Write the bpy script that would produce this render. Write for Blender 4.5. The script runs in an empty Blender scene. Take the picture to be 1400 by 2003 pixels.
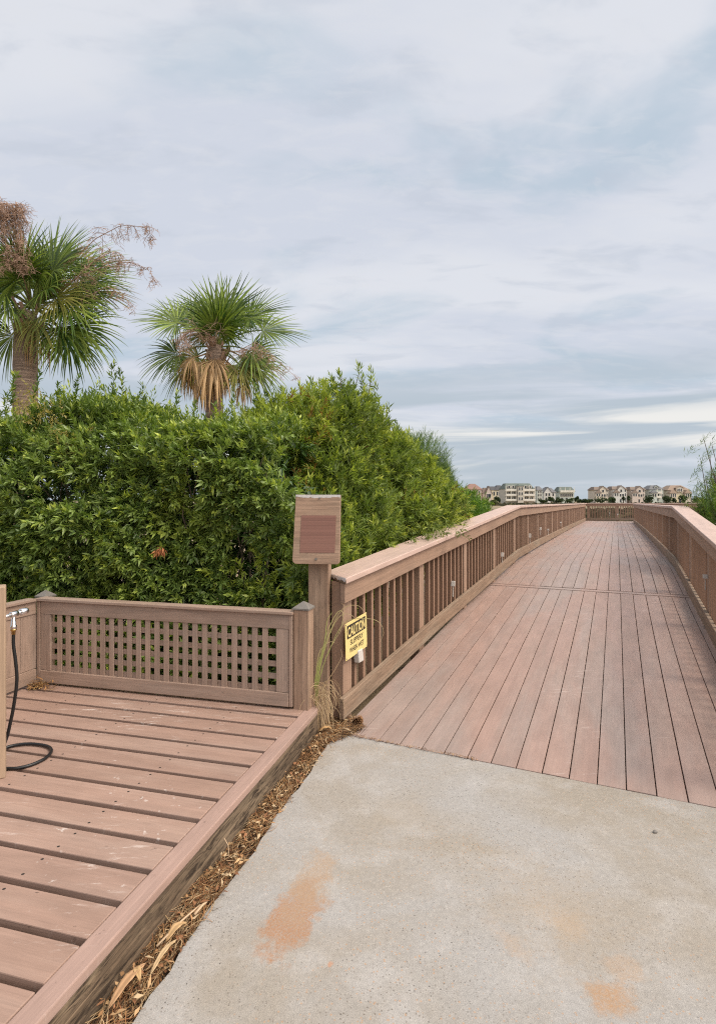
import bpy, bmesh, math, random
import numpy as np
from mathutils import Vector, Matrix, Euler
R = math.radians
rnd = random.Random(7)
rng = np.random.default_rng(11)
sc = bpy.context.scene
COL = sc.collection

# ------------------------------------------------------------------ camera
CAMH, F, CX, HY = 1.57, 1088.0, 700.0, 978.0        # eye height (m); focal length, centre and horizon in photograph pixels
cd = bpy.data.cameras.new('camera'); cam = bpy.data.objects.new('camera', cd); COL.objects.link(cam)
cam.location = (0, 0, CAMH); cam.rotation_euler = (R(90), 0, 0)
cd.sensor_fit = 'HORIZONTAL'; cd.sensor_width = 36.0; cd.lens = 36.0 * F / 1400.0
cd.shift_y = -(1001.5 - HY) / 1400.0
cd.clip_start = 0.05; cd.clip_end = 6000
sc.camera = cam
sc.view_settings.view_transform = 'Standard'; sc.view_settings.look = 'None'
sc.view_settings.gamma = 1; sc.view_settings.exposure = 0.16
sc.render.engine = 'CYCLES'
try:
    sc.cycles.use_denoising = False
    sc.cycles.pixel_filter_type = 'BLACKMAN_HARRIS'; sc.cycles.filter_width = 1.15
    sc.cycles.sample_clamp_indirect = 4.0
    sc.cycles.max_bounces = 6; sc.cycles.diffuse_bounces = 3; sc.cycles.transparent_max_bounces = 6
except Exception: pass

# ------------------------------------------------------------------ node helper
class NT:
    def __init__(s, nt): s.nt = nt
    def n(s, t, **kw):
        nd = s.nt.nodes.new(t)
        for k, v in kw.items():
            if k == 'inp':
                for kk, vv in v.items():
                    if isinstance(vv, bpy.types.NodeSocket): s.nt.links.new(vv, nd.inputs[kk])
                    else: nd.inputs[kk].default_value = vv
            else: setattr(nd, k, v)
        return nd
    def math(s, op, a, b=None, c=None, clamp=False):
        nd = s.nt.nodes.new('ShaderNodeMath'); nd.operation = op; nd.use_clamp = clamp
        for i, v in enumerate((a, b, c)):
            if v is None: continue
            if isinstance(v, bpy.types.NodeSocket): s.nt.links.new(v, nd.inputs[i])
            else: nd.inputs[i].default_value = v
        return nd.outputs[0]
    def mix(s, f, a, b, mode='MIX'):
        nd = s.nt.nodes.new('ShaderNodeMix'); nd.data_type = 'RGBA'; nd.blend_type = mode
        for i, v in ((0, f), (6, a), (7, b)):
            if isinstance(v, bpy.types.NodeSocket): s.nt.links.new(v, nd.inputs[i])
            elif i == 0: nd.inputs[0].default_value = v
            else: nd.inputs[i].default_value = (*v[:3], 1)
        return nd.outputs[2]
    def ramp(s, x, lo, hi, a=0.0, b=1.0, smooth=True):
        nd = s.nt.nodes.new('ShaderNodeMapRange'); nd.interpolation_type = 'SMOOTHSTEP' if smooth else 'LINEAR'
        s.nt.links.new(x, nd.inputs[0])
        for i, v in zip((1, 2, 3, 4), (lo, hi, a, b)): nd.inputs[i].default_value = v
        return nd.outputs[0]
    def noise(s, vec, scale, detail=4, rough=0.55, dist=0.0, col=False):
        nd = s.n('ShaderNodeTexNoise', inp={'Scale': scale, 'Detail': detail, 'Roughness': rough, 'Distortion': dist})
        if vec is not None: s.nt.links.new(vec, nd.inputs['Vector'])
        return nd.outputs['Color' if col else 0]
    def mapping(s, vec, scale=(1, 1, 1), loc=(0, 0, 0), rot=(0, 0, 0)):
        nd = s.n('ShaderNodeMapping', inp={'Scale': scale, 'Location': loc, 'Rotation': rot})
        s.nt.links.new(vec, nd.inputs['Vector']); return nd.outputs[0]

# ------------------------------------------------------------------ sky and sun (thin overcast)
SUN_EL, SUN_AZ = R(50), R(112)                          # azimuth clockwise from +Y (the view direction)
w = bpy.data.worlds.new('World'); sc.world = w; w.use_nodes = True
for nd in list(w.node_tree.nodes): w.node_tree.nodes.remove(nd)
g = NT(w.node_tree)
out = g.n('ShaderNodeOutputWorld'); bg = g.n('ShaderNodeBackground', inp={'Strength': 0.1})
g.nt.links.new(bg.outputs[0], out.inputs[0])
sky = g.n('ShaderNodeTexSky', sky_type='NISHITA', sun_disc=False, sun_elevation=SUN_EL, sun_rotation=SUN_AZ, dust_density=2.0)
tc = g.n('ShaderNodeTexCoord').outputs['Generated']
sep = g.n('ShaderNodeSeparateXYZ'); g.nt.links.new(tc, sep.inputs[0])
zc = g.math('MAXIMUM', sep.outputs[2], 0.0)
den = g.math('ADD', zc, 0.16)
pv = g.n('ShaderNodeCombineXYZ', inp={0: g.math('DIVIDE', sep.outputs[0], den), 1: g.math('DIVIDE', sep.outputs[1], den)}).outputs[0]
f1 = g.noise(g.mapping(pv, (0.55, 1.15, 1), (3.1, 0.6, 0), (0, 0, R(-24))), 1.15, 5, 0.48, 0.35)
f2 = g.noise(g.mapping(pv, (0.8, 1.3, 1), (8.7, 2.2, 3), (0, 0, R(18))), 1.5, 6, 0.5, 0.5)
f3 = g.noise(g.mapping(pv, (1.2, 2.4, 1), (1.7, 5.2, 9), (0, 0, R(-10))), 3.0, 6, 0.55, 0.4)
LAV = (0.60, 0.635, 0.715); PALE = (0.695, 0.715, 0.765); BLUE = (0.445, 0.54, 0.63); GREY = (0.51, 0.555, 0.635); WHITE = (0.80, 0.79, 0.765)
c = g.mix(g.ramp(f1, 0.40, 0.60), LAV, PALE)
c = g.mix(g.math('MULTIPLY', g.ramp(f2, 0.50, 0.66), 0.85), c, BLUE)
c = g.mix(g.math('MULTIPLY', g.ramp(f3, 0.50, 0.68), 0.5), c, GREY)
# low bands of cloud near the horizon
az = g.math('ARCTAN2', sep.outputs[0], sep.outputs[1])
bv = g.n('ShaderNodeCombineXYZ', inp={0: g.math('MULTIPLY', az, 2.2), 1: g.math('MULTIPLY', zc, 24.0)}).outputs[0]
fb = g.noise(bv, 1.0, 6, 0.52, 0.7)
fb2 = g.noise(g.mapping(bv, (0.7, 0.8, 1), (4, 7, 2)), 1.0, 5, 0.5, 0.6)
low = g.ramp(zc, 0.16, 0.27, 1.0, 0.0)
f4 = g.noise(g.mapping(pv, (1.6, 3.6, 1), (2.2, 1.2, 4), (0, 0, R(-20))), 4.5, 7, 0.6, 0.5)
c = g.mix(g.math('MULTIPLY', g.ramp(f4, 0.46, 0.66), 0.28), c, (0.70, 0.71, 0.745))
c = g.mix(g.math('MULTIPLY', low, g.ramp(fb2, 0.36, 0.56)), c, (0.45, 0.515, 0.58))
hi_band = g.math('MULTIPLY', g.ramp(zc, 0.035, 0.07), g.ramp(zc, 0.13, 0.17, 1.0, 0.0))
c = g.mix(g.math('MULTIPLY', hi_band, g.ramp(fb, 0.44, 0.62)), c, WHITE)
c = g.mix(g.ramp(zc, 0.0, 0.05, 0.85, 0.0), c, (0.465, 0.53, 0.59))
# the cloud layer is brighter round the hidden sun, behind the camera
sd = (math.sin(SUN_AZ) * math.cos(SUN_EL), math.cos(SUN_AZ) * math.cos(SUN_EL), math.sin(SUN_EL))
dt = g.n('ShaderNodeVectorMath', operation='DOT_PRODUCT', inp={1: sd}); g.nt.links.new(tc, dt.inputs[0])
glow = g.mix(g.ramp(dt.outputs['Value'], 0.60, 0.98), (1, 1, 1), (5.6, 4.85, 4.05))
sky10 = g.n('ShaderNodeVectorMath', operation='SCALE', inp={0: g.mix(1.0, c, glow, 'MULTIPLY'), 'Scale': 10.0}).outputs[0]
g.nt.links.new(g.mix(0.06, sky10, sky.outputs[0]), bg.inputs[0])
sl = bpy.data.lights.new('sun', 'SUN'); sun = bpy.data.objects.new('sun', sl); COL.objects.link(sun)
sl.energy = 1.5; sl.angle = R(14); sl.color = (1.0, 0.90, 0.76)
sun.rotation_euler = Vector(sd).to_track_quat('Z', 'Y').to_euler(); sun.location = Vector(sd) * 40

# ------------------------------------------------------------------ frames of reference
U = Vector((505, 1088, 0)).normalized(); V = Vector((U.y, -U.x, 0))      # boardwalk: along, across
PU = Vector((285, 1088, 0)).normalized(); PQ = Vector((PU.y, -PU.x, 0))  # side platform: along, across
Z = Vector((0, 0, 1))
def B(s, t, z): return U * s + V * t + Z * z
def P(s, q, z): return PU * s + PQ * q + Z * z
def at(px, py, Y): return Vector(((px - CX) / F * Y, Y, CAMH - (py - HY) / F * Y))
def on(px, py, z=0.0):
    Y = (CAMH - z) * F / (py - HY); return at(px, py, Y)

# ------------------------------------------------------------------ object helpers
def tag(o, label=None, cat=None, group=None, kind=None):
    for k, v in (('label', label), ('category', cat), ('group', group), ('kind', kind)):
        if v: o[k] = v
    return o
def empty(name, loc, label, cat, group=None):
    o = bpy.data.objects.new(name, None); COL.objects.link(o); o.location = loc
    o.empty_display_size = 0.1
    return tag(o, label, cat, group)
def link(name, me, mat=None, parent=None, bevel=0):
    o = bpy.data.objects.new(name, me); COL.objects.link(o)
    if mat and not me.materials: me.materials.append(mat)
    if parent:
        o.parent = parent; o.matrix_parent_inverse = world_inv(parent)
    if bevel:
        m = o.modifiers.new('soft edge', 'BEVEL'); m.width = bevel; m.segments = 2; m.limit_method = 'ANGLE'; m.angle_limit = R(40)
    return o
def world_of(o):
    m = o.matrix_basis.copy()
    return world_of(o.parent) @ o.matrix_parent_inverse @ m if o.parent else m
def world_inv(o): return world_of(o).inverted()
class MB:
    """collects swept boards, tubes and plain faces into one mesh"""
    def __init__(s): s.v = []; s.f = []; s.uv = []; s.bd = []
    def face(s, pts, uvs, bd):
        i = len(s.v); s.v += [tuple(p) for p in pts]; s.f.append(tuple(range(i, i + len(pts)))); s.uv += uvs; s.bd += [bd] * len(pts)
    def sweep(s, st, caps=True, smooth=False):
        bd = (rnd.random(), rnd.random()); o = (rnd.random() * 40, rnd.random() * 40)
        n = len(st[0]); i0 = len(s.v)
        per = [0.0]
        for k in range(n): per.append(per[-1] + (Vector(st[0][k]) - Vector(st[0][(k + 1) % n])).length)
        for ring in st: s.v += [tuple(p) for p in ring]
        L = 0.0
        for j in range(len(st) - 1):
            d = (Vector(st[j + 1][0]) - Vector(st[j][0])).length
            for k in range(n):
                k2 = (k + 1) % n
                s.f.append((i0 + j * n + k, i0 + j * n + k2, i0 + (j + 1) * n + k2, i0 + (j + 1) * n + k))
                s.uv += [(L + o[0], per[k] + o[1]), (L + o[0], per[k + 1] + o[1]), (L + d + o[0], per[k + 1] + o[1]), (L + d + o[0], per[k] + o[1])]
                s.bd += [bd] * 4
            L += d
        if caps:
            for ring, base in ((st[0], i0), (st[-1], i0 + (len(st) - 1) * n)):
                c0 = Vector(ring[0]); e1 = (Vector(ring[1]) - c0).normalized(); e2 = (Vector(ring[-1]) - c0); e2 = (e2 - e1 * e2.dot(e1)).normalized()
                s.f.append(tuple(base + k for k in range(n)))
                s.uv += [((Vector(p) - c0).dot(e1) * .3 + o[0], (Vector(p) - c0).dot(e2) + o[1]) for p in ring]; s.bd += [bd] * n
    def bar(s, a, b, w, h):
        a, b, w, h = Vector(a), Vector(b), Vector(w), Vector(h)
        s.sweep([[p - w - h, p + w - h, p + w + h, p - w + h] for p in (a, b)])
    def box(s, c, size):
        c = Vector(c); ax = [Vector((size[0] / 2, 0, 0)), Vector((0, size[1] / 2, 0)), Vector((0, 0, size[2] / 2))]
        i = max(range(3), key=lambda k: size[k]); j, k = (i + 1) % 3, (i + 2) % 3
        s.bar(c - ax[i], c + ax[i], ax[j], ax[k])
    def tube(s, pts, rad, n=8, caps=True):
        pts = [Vector(p) for p in pts]; st = []
        up = None
        for i, p in enumerate(pts):
            d = (pts[min(i + 1, len(pts) - 1)] - pts[max(i - 1, 0)])
            if d.length < 1e-9: d = Z.copy()
            d.normalize()
            if up is None: up = d.cross(Vector((0.3, 0.9, 0.2))).normalized()
            up = (up - d * up.dot(d)).normalized(); q = d.cross(up)
            r = rad[i] if isinstance(rad, (list, tuple)) else rad
            st.append([p + up * (r * math.cos(2 * math.pi * k / n)) + q * (r * math.sin(2 * math.pi * k / n)) for k in range(n)])
        s.sweep(st, caps)
    def mesh(s, name, smooth=False, recalc=True):
        me = bpy.data.meshes.new(name); me.from_pydata(s.v, [], s.f)
        u = me.uv_layers.new(name='UVMap'); u.data.foreach_set('uv', np.array(s.uv, dtype=np.float32).ravel())
        u2 = me.uv_layers.new(name='board'); u2.data.foreach_set('uv', np.array(s.bd, dtype=np.float32).ravel())
        if recalc:
            bm = bmesh.new(); bm.from_mesh(me); bmesh.ops.recalc_face_normals(bm, faces=bm.faces); bm.to_mesh(me); bm.free()
        if smooth: me.polygons.foreach_set('use_smooth', [True] * len(me.polygons))
        me.update(); return me
    def obj(s, name, mat, parent=None, bevel=0, smooth=False):
        return link(name, s.mesh(name, smooth), mat, parent, bevel)
def np_mesh(name, verts, faces, cols=None, smooth=False):
    me = bpy.data.meshes.new(name); nv = len(verts); nf, k = faces.shape
    me.vertices.add(nv); me.vertices.foreach_set('co', np.ascontiguousarray(verts, dtype=np.float32).ravel())
    me.loops.add(nf * k); me.loops.foreach_set('vertex_index', np.ascontiguousarray(faces, dtype=np.int32).ravel())
    me.polygons.add(nf); me.polygons.foreach_set('loop_start', np.arange(0, nf * k, k, dtype=np.int32))
    try: me.polygons.foreach_set('loop_total', np.full(nf, k, dtype=np.int32))
    except Exception: pass
    if cols is not None:
        ca = me.color_attributes.new('tint', 'FLOAT_COLOR', 'POINT')
        ca.data.foreach_set('color', np.concatenate([cols, np.ones((nv, 1))], 1).astype(np.float32).ravel())
    me.update(calc_edges=True)
    if smooth: me.polygons.foreach_set('use_smooth', np.ones(nf, dtype=bool))
    return me

# ------------------------------------------------------------------ materials
def new_mat(name):
    m = bpy.data.materials.new(name); m.use_nodes = True; nt = m.node_tree
    b = [n for n in nt.nodes if n.type == 'BSDF_PRINCIPLED'][0]
    return m, NT(nt), b
def plain(name, col, rough=0.6, metal=0.0, var=0.12, scale=6.0, spec=0.4):
    m, g, b = new_mat(name)
    tc = g.n('ShaderNodeTexCoord').outputs['Object']
    f = g.noise(tc, scale, 5, 0.6)
    c = g.mix(f, tuple(x * (1 - var) for x in col), tuple(min(1, x * (1 + var)) for x in col))
    g.nt.links.new(c, b.inputs['Base Color']); b.inputs['Roughness'].default_value = rough; b.inputs['Metallic'].default_value = metal
    b.inputs['Specular IOR Level'].default_value = spec
    return m
def wood(name, col, alt, weather=0.3, wcol=(0.30, 0.25, 0.21), grain=0.35, rough=0.62, tint=0.16, spots=0.0, scratch=0.0, nails=None, rot=0.0, zone=0.0):
    m, g, b = new_mat(name)
    uv = g.n('ShaderNodeUVMap', uv_map='UVMap').outputs[0]; bd = g.n('ShaderNodeUVMap', uv_map='board').outputs[0]
    sb = g.n('ShaderNodeSeparateXYZ'); g.nt.links.new(bd, sb.inputs[0])
    oi = g.n('ShaderNodeObjectInfo').outputs['Random']
    tcw = g.n('ShaderNodeTexCoord').outputs['Object']
    gr = g.noise(g.mapping(uv, (1.6, 55, 1)), 1.0, 6, 0.65, 0.6)
    gr2 = g.noise(g.mapping(uv, (5, 190, 1)), 1.0, 3, 0.6)
    big = g.noise(g.mapping(uv, (0.9, 5, 1)), 1.0, 5, 0.6, 0.5)
    blot = g.noise(g.mapping(uv, (3.0, 9, 1), (3, 1, 0)), 1.0, 6, 0.65, 0.3)
    f = g.math('ADD', g.math('MULTIPLY', sb.outputs[0], 0.65), g.math('MULTIPLY', oi, 0.35))
    c = g.mix(f, col, alt)
    v = g.math('ADD', g.math('MULTIPLY', g.math('SUBTRACT', g.math('ADD', g.math('MULTIPLY', sb.outputs[1], .6), g.math('MULTIPLY', oi, .4)), 0.5), 2 * tint), 1.0)
    v = g.math('MULTIPLY', v, g.ramp(gr, 0.25, 0.75, 1 - grain * .55, 1 + grain * .3))
    v = g.math('MULTIPLY', v, g.ramp(gr2, 0.3, 0.7, 1 - grain * .18, 1 + grain * .12))
    v = g.math('MULTIPLY', v, g.ramp(blot, 0.3, 0.7, 0.90, 1.07))
    c = g.mix(g.math('MULTIPLY', g.ramp(big, 0.42, 0.70), weather), c, wcol)
    c = g.mix(g.math('MULTIPLY', g.ramp(gr, 0.60, 0.78), weather * .8), c, wcol)
    if zone:
        zr = g.n('ShaderNodeVectorRotate', rotation_type='Z_AXIS', inp={'Angle': math.atan2(U.x, U.y)}); g.nt.links.new(tcw, zr.inputs[0])
        zn = g.noise(g.mapping(zr.outputs[0], (1.3, 0.30, 1)), 1.0, 5, .6, .5)
        c = g.mix(g.math('MULTIPLY', g.ramp(zn, .44, .62), zone), c, (0.30, 0.258, 0.236))
    cs = g.n('ShaderNodeVectorMath', operation='SCALE', inp={0: c, 'Scale': v}).outputs[0]
    rough_s = g.ramp(big, 0.3, 0.7, rough - .08, rough + .08)
    if rot:
        r1 = g.noise(g.mapping(uv, (6.0, 44, 1), (5, 5, 0)), 1.0, 7, 0.72, 1.0)
        r2 = g.noise(g.mapping(uv, (2.6, 15, 1), (9, 2, 0)), 1.0, 6, 0.65, 0.8)
        k = g.math('MULTIPLY', g.ramp(r1, 0.47, 0.57), g.ramp(r2, 0.38, 0.55))
        cs = g.mix(g.math('MULTIPLY', k, rot), cs, (0.035, 0.024, 0.016))
        cs = g.mix(g.math('MULTIPLY', g.ramp(r2, 0.56, 0.7), rot * .5), cs, (0.30, 0.225, 0.145))
    if spots:
        s1 = g.noise(g.mapping(uv, (16, 26, 1)), 1.0, 3, 0.6)
        s2 = g.noise(g.mapping(uv, (1.1, 2, 1), (2, 8, 0)), 1.0, 2, 0.5)
        cs = g.mix(g.math('MULTIPLY', g.math('MULTIPLY', g.ramp(s1, 0.66, 0.72), g.ramp(s2, 0.45, 0.65)), spots), cs, (0.05, 0.035, 0.028))
    if scratch:
        x1 = g.noise(g.mapping(tcw, (7, 42, 5), (0, 0, 0), (0, 0, R(-28))), 1.0, 6, 0.75, 0.4)
        x2 = g.noise(tcw, 1.7, 3, 0.55)
        cs = g.mix(g.math('MULTIPLY', g.math('MULTIPLY', g.ramp(x1, 0.555, 0.65), g.ramp(x2, 0.51, 0.66)), scratch), cs, (0.66, 0.58, 0.53))
        x3 = g.noise(tcw, 26, 4, 0.6); x4 = g.noise(tcw, 1.1, 2, 0.5)
        cs = g.mix(g.math('MULTIPLY', g.math('MULTIPLY', g.ramp(x3, 0.65, 0.72), g.ramp(x4, 0.53, 0.65)), scratch * .8), cs, (0.62, 0.56, 0.52))
    if nails:
        # two nail heads across each board at every joist
        pitch, half, mid = nails
        nu = g.n('ShaderNodeUVMap', uv_map='nail').outputs[0]
        sn = g.n('ShaderNodeSeparateXYZ'); g.nt.links.new(nu, sn.inputs[0])
        du = g.math('SUBTRACT', g.math('MODULO', sn.outputs[0], pitch), 0.05)
        dv = g.math('SUBTRACT', g.math('ABSOLUTE', g.math('SUBTRACT', sn.outputs[1], mid)), half)
        d = g.math('SQRT', g.math('ADD', g.math('MULTIPLY', du, du), g.math('MULTIPLY', dv, dv)))
        cs = g.mix(g.math('LESS_THAN', d, 0.006), cs, (0.035, 0.028, 0.024))
    g.nt.links.new(cs, b.inputs['Base Color']); g.nt.links.new(rough_s, b.inputs['Roughness'])
    b.inputs['Specular IOR Level'].default_value = 0.3
    bp = g.n('ShaderNodeBump', inp={'Strength': 0.35, 'Distance': 0.004, 'Height': g.math('ADD', gr, g.math('MULTIPLY', blot, .5))})
    g.nt.links.new(bp.outputs[0], b.inputs['Normal'])
    return m
def leafy(name, trans=0.25, rough=0.42, spec=0.45, gain=1.0):
    m, g, b = new_mat(name)
    a = g.n('ShaderNodeVertexColor', layer_name='tint').outputs[0]
    c = g.n('ShaderNodeVectorMath', operation='SCALE', inp={0: a, 'Scale': gain}).outputs[0]
    g.nt.links.new(c, b.inputs['Base Color']); b.inputs['Roughness'].default_value = rough; b.inputs['Specular IOR Level'].default_value = spec
    if trans:
        tr = g.n('ShaderNodeBsdfTranslucent'); g.nt.links.new(g.mix(0.5, c, (0.30, 0.36, 0.04), 'MULTIPLY'), tr.inputs[0])
        tr2 = g.n('ShaderNodeVectorMath', operation='MULTIPLY', inp={0: c, 1: (1.5, 1.6, 0.7)}).outputs[0]; g.nt.links.new(tr2, tr.inputs[0])
        mx = g.n('ShaderNodeMixShader', inp={0: trans, 1: b.outputs[0], 2: tr.outputs[0]})
        o = [n for n in g.nt.nodes if n.type == 'OUTPUT_MATERIAL'][0]; g.nt.links.new(mx.outputs[0], o.inputs[0])
    return m
M = {}
M['deck'] = wood('boardwalk planks', (0.342, 0.228, 0.187), (0.328, 0.228, 0.192), 0.25, (0.27, 0.238, 0.215), 0.11, 0.48, 0.07, 0.45, 0.30, nails=(0.61, 0.042, 0.0715), zone=.55)
M['plat'] = wood('platform planks', (0.335, 0.218, 0.168), (0.315, 0.210, 0.168), 0.30, (0.385, 0.29, 0.24), 0.20, 0.55, 0.10, 0.6, 0.75, nails=(0.61, 0.045, 0.0725))
M['edge'] = wood('platform edge', (0.355, 0.24, 0.198), (0.345, 0.236, 0.198), 0.3, (0.32, 0.24, 0.205), 0.18, 0.55, 0.05, 0.6, 0.12, nails=(0.61, 0.02, 0.04))
M['rail'] = wood('railing paint', (0.345, 0.223, 0.156), (0.325, 0.218, 0.158), 0.25, (0.30, 0.22, 0.165), 0.32, 0.62, 0.10)
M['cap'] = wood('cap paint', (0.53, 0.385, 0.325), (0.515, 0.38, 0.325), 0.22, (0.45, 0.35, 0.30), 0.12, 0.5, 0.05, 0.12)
M['kick'] = wood('weathered kickboard', (0.305, 0.205, 0.138), (0.28, 0.20, 0.145), 0.7, (0.29, 0.235, 0.175), 0.6, 0.7, 0.10, 0.5, rot=0.22)
M['bal'] = wood('baluster paint', (0.25, 0.150, 0.100), (0.285, 0.175, 0.120), 0.25, (0.30, 0.22, 0.17), 0.25, 0.62, 0.16)
M['post'] = wood('post paint', (0.335, 0.213, 0.143), (0.325, 0.215, 0.152), 0.45, (0.36, 0.275, 0.205), 0.55, 0.65, 0.06, rot=0.22)
M['lat'] = wood('lattice paint', (0.355, 0.25, 0.19), (0.335, 0.24, 0.19), 0.4, (0.36, 0.29, 0.245), 0.30, 0.6, 0.10, 0.4, rot=0.12)
M['pale'] = wood('pale post', (0.385, 0.270, 0.182), (0.375, 0.270, 0.188), 0.5, (0.33, 0.25, 0.185), 0.35, 0.62, 0.05)
M['skirt'] = wood('rotting beam', (0.150, 0.105, 0.068), (0.175, 0.122, 0.080), 0.6, (0.25, 0.19, 0.128), 1.3, 0.85, 0.1, 0.6, rot=1.0)
M['redboard'] = wood('faded red panel', (0.215, 0.108, 0.083), (0.22, 0.11, 0.085), 0.3, (0.29, 0.16, 0.12), 0.35, 0.6, 0.0, 0.5, 0.45)
M['dead'] = leafy('dry fronds', 0.2, 0.7, 0.2)
M['leaf'] = leafy('glossy leaves', 0.24, 0.40, 0.5)
M['leaf_soft'] = leafy('soft leaves', 0.30, 0.55, 0.3)
M['palm'] = leafy('palm blades', 0.22, 0.5, 0.3)
M['litter'] = leafy('dry litter', 0.0, 0.8, 0.15)
M['twig'] = plain('twigs', (0.13, 0.095, 0.07), 0.8)
M['stalk'] = plain('flower stalks', (0.36, 0.235, 0.17), 0.8, var=.3)
M['chrome'] = plain('chrome', (0.72, 0.72, 0.73), 0.14, 1.0, 0.05)
M['brass'] = plain('brass', (0.62, 0.42, 0.16), 0.28, 1.0, 0.1)
M['rubber'] = plain('black rubber', (0.012, 0.012, 0.013), 0.38, 0, 0.1)
M['white_metal'] = plain('painted fixture', (0.55, 0.52, 0.48), 0.5)
M['grey_cap'] = plain('grey post cap', (0.17, 0.155, 0.14), 0.6, var=.25, scale=30)
M['yellow'] = plain('sign yellow', (0.70, 0.56, 0.23), 0.45, var=.06)
M['black'] = plain('sign black', (0.022, 0.018, 0.014), 0.5)
M['chip'] = plain('chipped paint', (0.60, 0.57, 0.56), 0.7, var=.2, scale=60)

def mat_trunk():
    m, g, b = new_mat('palm trunk')
    tc = g.n('ShaderNodeTexCoord').outputs['Object']
    a = g.noise(g.mapping(tc, (2.5, 2.5, 34)), 1.0, 5, 0.65, 0.6); d = g.noise(tc, 9, 5, 0.6)
    c = g.mix(g.ramp(a, 0.35, 0.68), (0.15, 0.098, 0.07), (0.37, 0.255, 0.185))
    c = g.mix(g.math('MULTIPLY', d, .4), c, (0.22, 0.18, 0.15))
    g.nt.links.new(c, b.inputs['Base Color']); b.inputs['Roughness'].default_value = .85
    bp = g.n('ShaderNodeBump', inp={'Strength': .8, 'Distance': .03, 'Height': a}); g.nt.links.new(bp.outputs[0], b.inputs['Normal'])
    return m
M['trunk'] = mat_trunk()

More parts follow.
